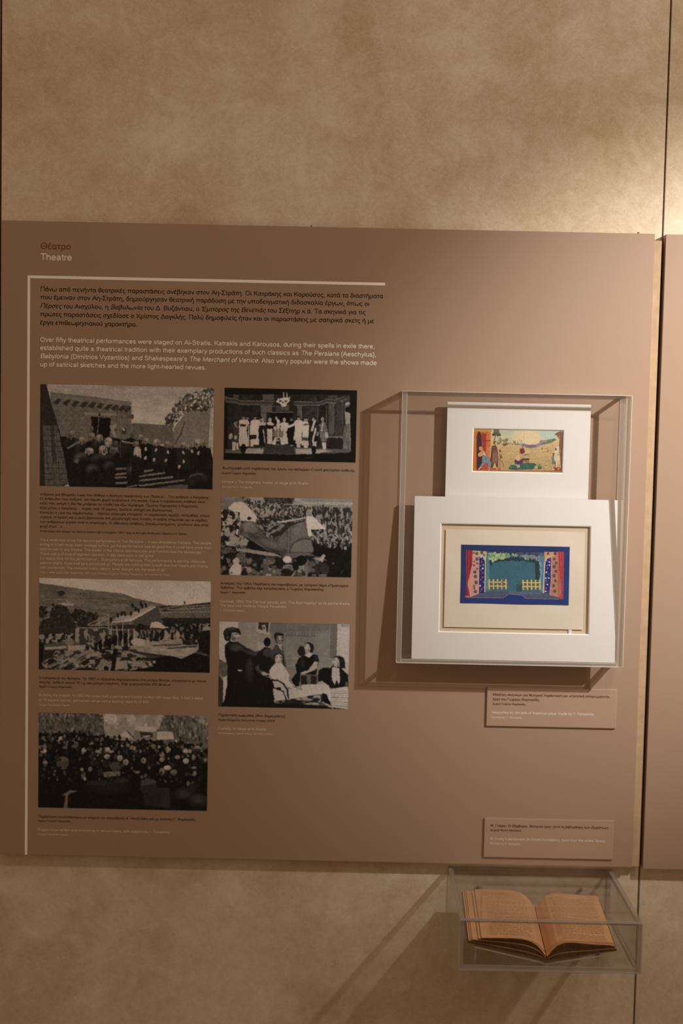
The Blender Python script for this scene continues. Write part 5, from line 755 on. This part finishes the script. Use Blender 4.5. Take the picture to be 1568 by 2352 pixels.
# printed text: (part name, board, colour, stroke weight, plane mm, [(x mm, baseline z mm, width mm, line)])
TEXTS = [('heading', 'P', 'red', 0.9, -25, [(-552.4, 1824.1, 55.3, 'Θέατρο')]),
 ('heading', 'P', 'pale', 0.9, -25, [(-552.2, 1804.5, 57.2, 'Theatre')]),
 ('paragraph',
  'P',
  'dark',
  1.0,
  -25,
  [(-551.9, 1748.9, 619.4, 'Πάνω από πενήντα θεατρικές παραστάσεις ανέβηκαν στον Αη-Στράτη. Οι Κατράκης και Καρούσος, κατά τα διαστήματα'),
   (-551.9, 1734.6, 595.1, 'που έμειναν στον Αη-Στράτη, δημιούργησαν θεατρική παράδοση με την υποδειγματική διδασκαλία έργων, όπως οι'),
   (-552.0, 1719.1, 588.4, '<Πέρσες> του Αισχύλου, η <Βαβυλωνία> του Δ. Βυζάντιου, ο <Έμπορος της Βενετιάς> του Σέξπηρ κ.ά. Τα σκηνικά για τις'),
   (-552.1, 1704.0, 604.5, 'πρώτες παραστάσεις σχεδίασε ο Χρίστος Δαγκλής. Πολύ δημοφιλείς ήταν και οι παραστάσεις με σατιρικά σκετς ή με'),
   (-552.2, 1688.9, 176.4, 'έργα επιθεωρησιακού χαρακτήρα.')]),
 ('paragraph',
  'P',
  'pale',
  1.0,
  -25,
  [(-551.9, 1658.0, 606.1, 'Over fifty theatrical performances were staged on Ai-Stratis. Katrakis and Karousos, during their spells in exile there,'),
   (-552.0, 1643.4, 609.7, 'established quite a theatrical tradition with their exemplary productions of such classics as <The Persians> (Aeschylus),'),
   (-551.9, 1628.5, 610.3, '<Babylonia> (Dimitrios Vyzantios) and Shakespeare’s <The Merchant of Venice>. Also very popular were the shows made'),
   (-551.8, 1613.7, 301.9, 'up of satirical sketches and the more light-hearted revues.')]),
 ('caption',
  'P',
  'dark',
  0.9,
  -25,
  [(-550.9, 1379.3, 310.3, '«Πέρασε μια βδομάδα τώρα που δόθηκε η δεύτερη παράσταση των <Περσών>… Την ανέβασε ο Κατράκης.'),
   (-550.9, 1371.2, 302.2, 'Οι άνθρωποι που παίζανε, για πρώτη φορά ανεβαίνανε στη σκηνή. Όμως η παράσταση στάθηκε τόσο'),
   (-550.8, 1362.9, 290.8, 'καλή που ακόμη η ίδια θα μπόραγε να σταθεί και έξω περίφημα. Πρώτος Κορυφαίος ο Καρούσος.'),
   (-550.8, 1354.4, 243.3, 'Εξάγγελος ο Κατράκης… Χορός από 18 γέρους. Δουλειά σκληρή και βασανιστική.'),
   (-550.7, 1346.0, 309.7, 'Κοντεύει η ώρα της παράστασης… Κάποια ανησυχία επικρατεί. Η παράσταση αρχίζει. Απλώθηκε τέλεια'),
   (-550.7, 1337.7, 306.4, 'σιγαλιά. Η όραση και η ακοή βρίσκονται στη μεγαλύτερή τους ένταση. Η ανάσα σταματάει και οι καρδιές'),
   (-550.6, 1329.1, 308.6, 'των ανθρώπων ριγούν από τη συγκίνηση. Οι αθάνατες αλήθειες, ξαναζωντανεμένες, μπαίνουν ίσια στην'),
   (-550.6, 1320.8, 43.1, 'ψυχή όλων…».'),
   (-550.5, 1312.4, 270.3, 'Απόσπασμα από γράμμα του Χρίστου Δαγκλή (28 Σεπτεμβρίου 1951) προς τη Βικτωρία Θεοδώρου, εξόριστη στο Τρίκερι.')]),
 ('caption',
  'P',
  'pale',
  0.9,
  -25,
  [(-550.4, 1295.7, 313.5, '‘It’s a week now since the second performance of <The Persians>… It was directed by Katrakis. The people'),
   (-550.4, 1287.2, 313.2, 'acting in it had never been onstage before, yet the performance was so good that it could have more than'),
   (-550.4, 1278.6, 298.3, 'held its own in any theatre. The leader of the chorus was Karousos and Katrakis was the Messenger.'),
   (-550.3, 1270.2, 209.7, 'There was a chorus of eighteen old men. It was hard work, a real grind.'),
   (-550.3, 1261.6, 303.1, 'It’s nearly time for the performance… Everyone’s a bit nervous. The performance is starting. Absolute'),
   (-550.2, 1253.3, 307.1, 'silence reigns. Eyes and ears are keyed up. People are holding their breath and their hearts are ringing'),
   (-550.2, 1244.7, 231.3, 'with excitement. The immortal truths, reborn, enter straight into the souls of all.’'),
   (-550.1, 1236.3, 239.9, 'From a letter dated 28th September 1951 from Christos Daglis to Victoria Theodorou, an internee at Trikeri.')]),
 ('caption',
  'P',
  'dark',
  0.9,
  -25,
  [(-550.3, 1040.4, 307.6, 'Η κατασκευή του θεάτρου. Το 1953 οι εξόριστοι δημιούργησαν ένα μόνιμο θέατρο, στεγασμένο με πανιά'),
   (-550.5, 1032.5, 244.3, 'σκηνής. Διέθετε σκηνή 70 τ.μ. και μόνιμες κουίντες. Είχε χωρητικότητα 600 θέσεων.'),
   (-550.7, 1024.6, 61.3, 'Αρχείο Γιώργου Φαρσακίδη')]),
 ('caption',
  'P',
  'pale',
  0.9,
  -25,
  [(-550.7, 1008.3, 303.0, 'Building the theatre. In 1953 the exiles built a permanent theatre roofed with stage flats. It had a stage'),
   (-550.8, 999.2, 204.6, 'of 70 square metres, permanent wings and a seating capacity of 600.'),
   (-550.8, 990.7, 56.9, 'Yorgos Farsakidis Papers')]),
 ('caption',
  'P',
  'dark',
  0.9,
  -25,
  [(-550.8, 780.1, 293.6, 'Παράσταση κουκλοθεάτρου με κείμενα και σκηνοθεσία Α. Μουζηλάκη και με κούκλες Γ. Φαρσακίδη.'),
   (-550.9, 772.7, 60.8, 'Αρχείο Γιώργου Φαρσακίδη')]),
 ('caption',
  'P',
  'pale',
  0.9,
  -25,
  [(-551.0, 755.4, 246.5, 'Puppet show written and directed by A. Mouzchilakis, with puppets by Y. Farsakidis.'), (-551.0, 747.4, 56.9, 'Yorgos Farsakidis papers')]),
 ('caption',
  'P',
  'dark',
  0.9,
  -25,
  [(-219.0, 1434.3, 243.1, 'Φωτογραφία από παράσταση του έργου του Μολιέρου <Ο κατά φαντασίαν ασθενής.>'), (-219.1, 1425.6, 61.8, 'Δωρεά Γιώργου Φαρσακίδη')]),
 ('caption',
  'P',
  'pale',
  0.9,
  -25,
  [(-219.0, 1408.9, 158.7, 'Moliere’s <The Imaginary Invalid>, on stage at Ai-Stratis.'), (-218.9, 1400.3, 55.2, 'Donated by Y. Farsakidis')]),
 ('caption',
  'P',
  'dark',
  0.9,
  -25,
  [(-219.3, 1222.6, 235.1, 'Απόκριες του 1953: Παρέλαση του καρνάβαλου, με κεντρικό θέμα «Πρακτορείο'),
   (-219.3, 1214.9, 191.5, 'Αρβύλα». Την αρβύλα είχε κατασκευάσει ο Γιώργος Φαρσακίδης.'),
   (-219.4, 1206.6, 47.1, 'Αρχείο Γ. Φαρσακίδη')]),
 ('caption',
  'P',
  'pale',
  0.9,
  -25,
  [(-219.2, 1189.3, 239.3, 'Carnival, 1953: The Carnival parade, with ‘The Boot Agency’ as its central theme.'),
   (-219.2, 1181.6, 122.9, 'The boot was made by Yorgos Farsakidis.'),
   (-219.2, 1173.2, 45.2, 'Y. Farsakidis papers')]),
 ('caption',
  'P',
  'dark',
  0.9,
  -25,
  [(-219.7, 978.0, 124.1, 'Παράσταση κωμωδίας (Φον Δημητράκης)'), (-219.7, 969.6, 104.8, 'Αρχεία Σύγχρονης Κοινωνικής Ιστορίας (ΑΣΚΙ)')]),
 ('caption', 'P', 'pale', 0.9, -25, [(-219.7, 952.8, 88.8, 'Comedy on stage at Ai-Stratis'), (-219.6, 944.5, 101.1, 'Contemporary Social History Archives (ASKI)')]),
 ('caption',
  'A',
  'dark',
  1.0,
  -29,
  [(285.3, 1027.8, 216.5, 'Μακέτες σκηνικών για θεατρική παράσταση και «ποιητική απογευματινή»,'),
   (285.3, 1019.3, 87.0, 'έργα του Γιώργου Φαρσακίδη.'),
   (285.2, 1011.0, 60.4, 'Δωρεά Γιώργου Φαρσακίδη')]),
 ('caption',
  'A',
  'pale',
  1.0,
  -29,
  [(284.4, 994.4, 189.3, 'Maquettes for the sets of theatrical plays, made by Y. Farsakidis.'), (284.4, 985.7, 55.5, 'Donated by Y. Farsakidis')]),
 ('caption',
  'B',
  'dark',
  1.0,
  -29,
  [(287.7, 782.1, 220.3, 'Μ. Γκόρκι, Οι βάρβαροι, θεατρικό έργο (από τη βιβλιοθήκη των εξορίστων).'), (287.8, 773.9, 56.9, 'Δωρεά Φώτη Ματσάκη')]),
 ('caption',
  'B',
  'pale',
  1.0,
  -29,
  [(287.5, 757.2, 215.3, 'M. Gorky’s Barbarians (in Greek translation), book from the exiles’ library.'), (287.6, 748.5, 55.2, 'Donated by F. Matsakis')])]
# ------------------------------------------------------------------ the setting
def acc(o):
    v = Vector((0, 0, 0))
    while o is not None: v += o.location; o = o.parent
    return v
def at_world(o):
    """geometry written in room coordinates under an unrotated parent"""
    if o.parent is not None: o.location = -acc(o.parent)
    return o
def wbox(name, lo, hi, mats, parent=None, bevel=0, edge_axis=None):
    return at_world(box(name, lo, hi, mats, parent, bevel, edge_axis))

wall = tag(box('wall_back', (-1.7, .012, 0), (1.7, .06, 3.0), M['gap']), kind='structure')
for a, b in ((-1.69, -.6330), (-.6290, .5715), (.5747, 1.69)):
    w = wbox('wall_panel', (a, 0, .002), (b, .012, 2.998), M['wall'], wall, .0006)
tag(box('floor', (-1.7, -3.0, -.05), (1.7, .012, 0), M['floor']), kind='structure')

PY = -.025                                                       # front of the info boards
board = empty('information_panel', (-.034, 0, .709), 'large taupe board headed Theatre, covered in text and six black and white photographs', 'panel')
wbox('board', (-.6223, PY, .709), (.5540, -.0002, 1.8742), M['panel'], board, .0008)
wbox('batten', (.5541, -.0205, .7095), (.5676, -.0002, 1.8628), M['batten'], board, .0006)
wbox('hanging_pin', (-.0665, -.019, 1.874), (-.0640, -.012, 1.8775), M['metal'], board)
wbox('hanging_pin', (.5240, -.019, 1.874), (.5265, -.012, 1.8775), M['metal'], board)
wbox('frame_line', (-.5752, PY - .0004, .7095), (-.5705, PY - .0001, 1.7768), M['line'], board)
wbox('frame_line', (-.5705, PY - .0004, 1.7718), (.0702, PY - .0001, 1.7768), M['line'], board)
b2 = empty('information_panel', (.95, 0, .7065), 'plain taupe board cut off by the right edge, beyond the dark wall joint', 'panel')
wbox('board', (.5736, PY, .7065), (1.40, -.0002, 1.8738), M['panel'], b2, .0008)

# caption boards standing proud of the big board
def capboard(x0, x1, z0, z1, label):
    r = empty('caption_label', ((x0 + x1) / 2, PY, z0), label, 'label')
    wbox('board', (x0, PY - .0045, z0), (x1, PY - .0001, z1), M['label'], r, .0011)
    return r
capA = capboard(.2745, .5140, .9707, 1.0440, 'small taupe caption board below the white mounts, crossed by the case shadow')
capB = capboard(.2765, .5168, .7240, .7982, 'small taupe caption board just above the open book case')
ROOT = {'P': board, 'A': capA, 'B': capB}
for key, par, mt, wt, pl, lines in TEXTS:
    yy = PY - .0003 if par == 'P' else PY - .0047
    V, F = letter_lines(lines, wt + (.12 if key == 'caption' else .05) + (.08 if mt == 'pale' else 0), yy)
    o = at_world(pydata(key, V, F, M['pale_small' if mt == 'pale' and key == 'caption' else mt], ROOT[par]))
    if mt == 'red': o['label'] = 'dark red Greek heading'
    elif key == 'heading': o['label'] = 'pale heading reading Theatre'
    elif key == 'paragraph': o['label'] = 'dark Greek paragraph' if mt == 'dark' else 'pale English paragraph'
    else: o['label'] = 'dark Greek caption' if mt == 'dark' else 'pale English caption'

def onboard(fn, x0, x1, z0, z1, label):
    o = at_world(print_mesh('photograph', fn(), x0, x1, z0, z1, PY - .0004, M['print'], board)); o['label'] = label
onboard(picture_persians, -.5510, -.2361, 1.3967, 1.5817, 'photograph of white-haired robed figures before a stone gate')
onboard(picture_building, -.5510, -.2365, 1.0584, 1.2276, 'photograph of men building a roof below a hillside')
onboard(picture_puppets, -.5507, -.2378, .7993, .9777, 'photograph of a dark crowd in front of a puppet booth')
onboard(picture_moliere, -.2166, .0237, 1.4511, 1.5821, 'photograph of a row of costumed actors on a stage')
onboard(picture_boot, -.2194, .0200, 1.2404, 1.3840, 'photograph of a giant boot in a crowd')
onboard(picture_comedy, -.2199, .0192, .9960, 1.1539, 'photograph of six people around a table with a bowler-hatted visitor')

# ------------------------------------------------------------------ clear cases
def sheet(name, lo, hi, axis, parent, bevel=.0011):
    return wbox(name, lo, hi, [M['acr'], M['edge'], M['rim']], parent, bevel, edge_axis=axis)
g = .0002
def case(root, x0, x1, z0, z1, yf, yb, t, ts, back):
    sheet('front_sheet', (x0, yf, z0), (x1, yf + t, z1), 1, root)
    sheet('side_sheet', (x0, yf + t + g, z0), (x0 + ts, yb, z1), 0, root)
    sheet('side_sheet', (x1 - ts, yf + t + g, z0), (x1, yb, z1), 0, root)
    tp = sheet('top_sheet', (x0 + ts + g, yf + t + g, z1 - t), (x1 - ts - g, yb, z1), 2, root); tp.data.materials[1] = M['clear_edge']; tp.data.materials[2] = M['clear_edge'] if not back else M['rim']
    sheet('bottom_sheet', (x0 + ts + g, yf + t + g, z0), (x1 - ts - g, yb, z0 + t), 2, root)
    if back: sheet('back_sheet', (x0 + ts + g, yb - .004, z0 + t + g), (x1 - ts - g, yb, z1 - t - g), 1, root, .0003)
c1 = empty('display_case', (.307, PY, 1.095), 'clear acrylic box on the panel, enclosing two white mounts', 'display case')
case(c1, .1030, .5110, 1.0950, 1.5825, -.0900, PY - .0006, .0068, .0100, False)
c2 = empty('display_case', (.367, 0, .609), 'clear acrylic box on the wall below the panel, holding an open book', 'display case')
case(c2, .2130, .5210, .6090, .6970, -.2850, -.0006, .0075, .0075, True)
for o in c2.children: o.data.materials[2] = M['edge']
def screw(x, z):
    bm = bmesh.new(); bmesh.ops.create_cone(bm, cap_ends=True, segments=14, radius1=.0042, radius2=.0030, depth=.0028)
    bmesh.ops.rotate(bm, verts=bm.verts, matrix=Matrix.Rotation(math.radians(90), 3, 'X'))
    for s_ in (-1, 1):                                            # raised halves leave a driver slot
        q = bmesh.ops.create_cube(bm, size=1); 
        for v in q['verts']: v.co = Vector((v.co.x * .0048, -.0016 + v.co.y * .0010, s_ * .0012 + v.co.z * .0016))
    bmesh.ops.translate(bm, verts=bm.verts, vec=(x, -.0062, z))
    me = bpy.data.meshes.new('screw'); bm.to_mesh(me); bm.free(); at_world(link('screw', me, M['metal'], c2))
screw(.2708, .6575); screw(.4627, .6574)

# ------------------------------------------------------------------ mounts
def matboard(name, W0, W1, H0, H1, a0, a1, b0, b1, t, mats, parent):
    """board with a bevelled window, front at local y 0"""
    e = .0017
    L_ = [[(W0, 0, H0), (W1, 0, H0), (W1, 0, H1), (W0, 0, H1)], [(a0, 0, b0), (a1, 0, b0), (a1, 0, b1), (a0, 0, b1)],
          [(a0 + e, e, b0 + e), (a1 - e, e, b0 + e), (a1 - e, e, b1 - e), (a0 + e, e, b1 - e)],
          [(a0 + e, t, b0 + e), (a1 - e, t, b0 + e), (a1 - e, t, b1 - e), (a0 + e, t, b1 - e)], [(W0, t, H0), (W1, t, H0), (W1, t, H1), (W0, t, H1)]]
    V = [v for l in L_ for v in l]; F = []; mi = []
    for k in range(5):
        n = (k + 1) % 5
        for i in range(4):
            j = (i + 1) % 4; F.append((k * 4 + i, k * 4 + j, n * 4 + j, n * 4 + i)); mi.append(1 if k in (1, 2) else 0)
    o = pydata(name, V, F, mats, parent); o.location = (0, 0, 0)
    bm = bmesh.new(); bm.from_mesh(o.data); bmesh.ops.recalc_face_normals(bm, faces=bm.faces); bm.to_mesh(o.data); bm.free()
    for p_, q in zip(o.data.polygons, mi): p_.material_index = q
    return o
r1 = empty('mounted_picture', (.3163, -.046, 1.360), 'smaller upper white mount with a painted village scene', 'picture')
matboard('mount', -.1293, .1291, 0, .2050, -.0825, .0821, .0794, .1588, .0030, [M['mat'], M['bevel']], r1)
o = box('backing_board', (-.1288, .0031, .0005), (.1286, .0055, .2045), M['mat'], r1)
o = print_mesh('painting', picture_village(), -.0846, .0847, .0769, .1617, .0029, M['paint'], r1)
o['label'] = 'watercolour of villagers in a field beside a red doorway'
# a foam block carries the upper mount off the board
box('spacer_block', (-.060, .0056, .020), (.060, .0205, .120), M['mat'], r1)
r2 = empty('mounted_picture', (.3157, -.0815, 1.1025), 'larger lower white mount holding cream paper with a blue-framed stage design', 'picture', rot=(-math.radians(4.63), 0, 0))
matboard('mount', -.1843, .1815, 0, .2928, -.1368, .1346,   .0485, .2453, .0064, [M['mat'], M['bevel']], r2)
box('backing_board', (-.1838, .0065, .0005), (.1810, .0084, .2923), M['back'], r2)
# the paper sheet is slightly wavy and stands off the backing
n_ = 26; V = []; F = []
for s_ in (0, 1):
    for i in range(n_ + 1):
        for j in range(n_ + 1):
            x = -.1268 + .2507 * i / n_; z = .0580 + .1764 * j / n_
            V.append((x, .0032 + s_ * .0005 + .0005 * math.sin(i * .5 + 1) * math.sin(j * .35), z))
q = (n_ + 1) ** 2
for i in range(n_):
    for j in range(n_):
        a = i * (n_ + 1) + j; b = a + n_ + 1
        F.append((a, b, b + 1, a + 1)); F.append((a + q, a + 1 + q, b + 1 + q, b + q))
for i in range(n_):
    for A1, B1 in ((i, i + 1), (i + 1 + n_ * (n_ + 1), i + n_ * (n_ + 1)), ((i + 1) * (n_ + 1), i * (n_ + 1)), (i * (n_ + 1) + n_, (i + 1) * (n_ + 1) + n_)):
        F.append((A1, B1, B1 + q, A1 + q))
sheet_o = pydata('paper_sheet', V, F, M['paper'], r2); sheet_o.location = (0, 0, 0)
o = print_mesh('painting', picture_curtains(), -.0983, .0970, .1015, .2070, .0024, M['paint'], sheet_o); o['label'] = 'blue-framed stage design with red curtains and yellow fences'
for x in (.098,): box('paper_hinge', (x, .0042, .0440), (x + .006, .0063, .0600), M['mat'], r2)

# ------------------------------------------------------------------ open book on its cradle
BR = Euler((math.radians(4.7), 0, math.radians(-1.67))).to_matrix().to_4x4(); BO = Vector((.3714, -.050, .6690))
Bk = empty('open_book', BO, 'old open book with brown pages in the lower clear box', 'book', rot=(math.radians(4.7), 0, math.radians(-1.67)))
LV = .203
def interp(pts, u):
    for (a, b), (c, d) in zip(pts, pts[1:]):
        if a <= u <= c: t_ = (u - a) / (c - a); t_ = t_ * t_ * (3 - 2 * t_) if False else t_; return b + (d - b) * t_
    return pts[0][1] if u < pts[0][0] else pts[-1][1]
TL = [(-.134, -.0006), (-.110, .0), (-.085, .0006), (-.060, .0010), (-.042, .0000), (-.028, -.0034), (-.017, -.0100), (-.009, -.0185), (-.003, -.0270), (0, -.0300)]
TR_ = [(0, -.0300), (.003, -.0275), (.009, -.0180), (.018, -.0085), (.030, -.0036), (.045, -.0026), (.065, -.0042), (.085, -.0052), (.105, -.0050), (.1175, -.0072)]
BLn = [(-.134, -.0068), (0, -.0352)]; BRn = [(0, -.0352), (.1185, -.0128)]
def topw(u): return interp(TL, u) if u <= 0 else interp(TR_, u)
def block(name, u0, u1, f0, f1, bot, mats, v0=0, v1=LV, n=26, parent=Bk):
    """slab of leaves between fractions f0..f1 of the block's height, from u0 (outer) to u1"""
    V = []; F = []; mi = []
    for i in range(n + 1):
        t_ = i / n; u = u0 + (u1 - u0) * t_
        lo = interp(bot, u); hi = topw(u)
        a = lo + (hi - lo) * f0; b = lo + (hi - lo) * f1
        V += [(u, -v0, a), (u, -v0, b), (u, -v1, b), (u, -v1, a)]
    for i in range(n):
        k = i * 4; m_ = k + 4
        for j in range(4):
            F.append((k + j, k + (j + 1) % 4, m_ + (j + 1) % 4, m_ + j)); mi.append(0 if j == 1 else 1)
    F.append((3, 2, 1, 0)); mi.append(1); F.append(tuple(n * 4 + j for j in range(4))); mi.append(1)
    o = pydata(name, V, F, mats, parent); o.location = (0, 0, 0)
    bm = bmesh.new(); bm.from_mesh(o.data); bmesh.ops.recalc_face_normals(bm, faces=bm.faces); bm.to_mesh(o.data); bm.free()
    for p_, q_ in zip(o.data.polygons, mi): p_.material_index = q_
    return o
PG = [M['page'], M['pageedge']]
for u0, f0, f1, s_ in ((-.1335, .00, .20, .0), (-.1300, .23, .42, .001), (-.1270, .45, .63, .000), (-.1165, .66, .82, .002), (-.1115, .85, 1.0, .001)):
    block('leaves', u0, -.0006, f0, f1, BLn, PG, s_, LV - s_)
for u1, f0, f1, s_ in ((.1172, .00, .30, .0), (.1160, .34, .66, .001), (.1150, .70, 1.0, .0)):
    block('leaves', u1, .0006, f0, f1, BRn, PG, s_, LV - s_)
def cover(u0, u1, bot, t_):
    V = []; F = []
    for u in (u0, u1):
        w = interp(bot, u) if bot[0][0] <= u <= bot[1][0] else bot[0][1] + (bot[1][1] - bot[0][1]) * (u - bot[0][0]) / (bot[1][0] - bot[0][0])
        V += [(u, .002, w - .0003), (u, -LV - .002, w - .0003), (u, -LV - .002, w - t_), (u, .002, w - t_)]
    F = [(0, 1, 5, 4), (1, 2, 6, 5), (2, 3, 7, 6), (3, 0, 4, 7), (3, 2, 1, 0), (4, 5, 6, 7)]
    o = pydata('cover', V, F, M['cover'], Bk); o.location = (0, 0, 0)
cover(-.1355, -.0005, BLn, .0016); cover(.0005, .1185, BRn, .0016)
# faint lines of type following the curve of the leaves
rd = random.Random(4)
def type_lines(u_a, u_b, short):
    V = []; F = []
    for k in range(31):
        v = .016 + k * .0057
        u = u_a + (.006 if rd.random() < .22 else 0); end = u_b - (rd.uniform(.01, .06) if rd.random() < short else 0)
        while u < end:
            w_ = min(rd.uniform(.003, .011), end - u); m_ = max(1, int(w_ / .003))
            for i in range(m_):
                a = u + w_ * i / m_; b = u + w_ * (i + 1) / m_; n0 = len(V)
                for uu, vv in ((a, v), (a, v + .0016), (b, v + .0016), (b, v)): V.append((uu, -vv, topw(uu) + .0003))
                F.append((n0, n0 + 1, n0 + 2, n0 + 3))
            u += w_ + .0018
    o = pydata('printed_lines', V, F, M['ink'], Bk); o.location = (0, 0, 0)
type_lines(-.096, -.020, .15); type_lines(.022, .104, .25)

cr = empty('book_cradle', (.368, -.24, .6168), 'clear bent acrylic cradle under the open book', 'cradle')
def bw_(u, v, w): return BR @ Vector((u, -v, w)) + BO
def strip(name, prof, v0, v1, t_, floor_ends):
    V = []; F = []; mi = []
    for (u, w) in prof:
        for v, dw in ((v0, 0), (v1, 0), (v1, -t_), (v0, -t_)): V.append(tuple(bw_(u, v, w + dw)))
    for k in range(len(prof) - 1):
        a = k * 4; b = a + 4
        for j in range(4): F.append((a + j, a + (j + 1) % 4, b + (j + 1) % 4, b + j)); mi.append(0 if j in (0, 2) else 1)
    F.append((3, 2, 1, 0)); mi.append(1); e = (len(prof) - 1) * 4; F.append((e, e + 1, e + 2, e + 3)); mi.append(1)
    o = at_world(pydata(name, V, F, [M['acr'], M['rim']], cr))
    for p_, q_ in zip(o.data.polygons, mi): p_.material_index = q_
def cw(u): return (-.0372 + (-u) * .2119) - .0006 if u < 0 else (-.0372 + u * .189) - .0006
strip('cradle_sheet', [(-.1235, cw(-.1235)), (-.012, cw(-.012)), (-.004, -.0362 - .0020), (.004, -.0362 - .0020), (.012, cw(.012)), (.090, cw(.090))], .004, .2095, .0028, None)
def leg(u):
    P0 = [bw_(u + a, v, cw(u) - .003) for a, v in ((0, .004), (0, .2095), (.003, .2095), (.003, .004))]
    V = [tuple(p_) for p_ in P0] + [(p_.x, p_.y, .6168) for p_ in P0]
    o = at_world(pydata('leg', V, [(0, 1, 2, 3), (7, 6, 5, 4), (0, 4, 5, 1), (1, 5, 6, 2), (2, 6, 7, 3), (3, 7, 4, 0)], [M['acr'], M['edge']], cr))
    for i, p_ in enumerate(o.data.polygons): p_.material_index = 0 if i in (2, 4) else 1
leg(-.1235); leg(.087)
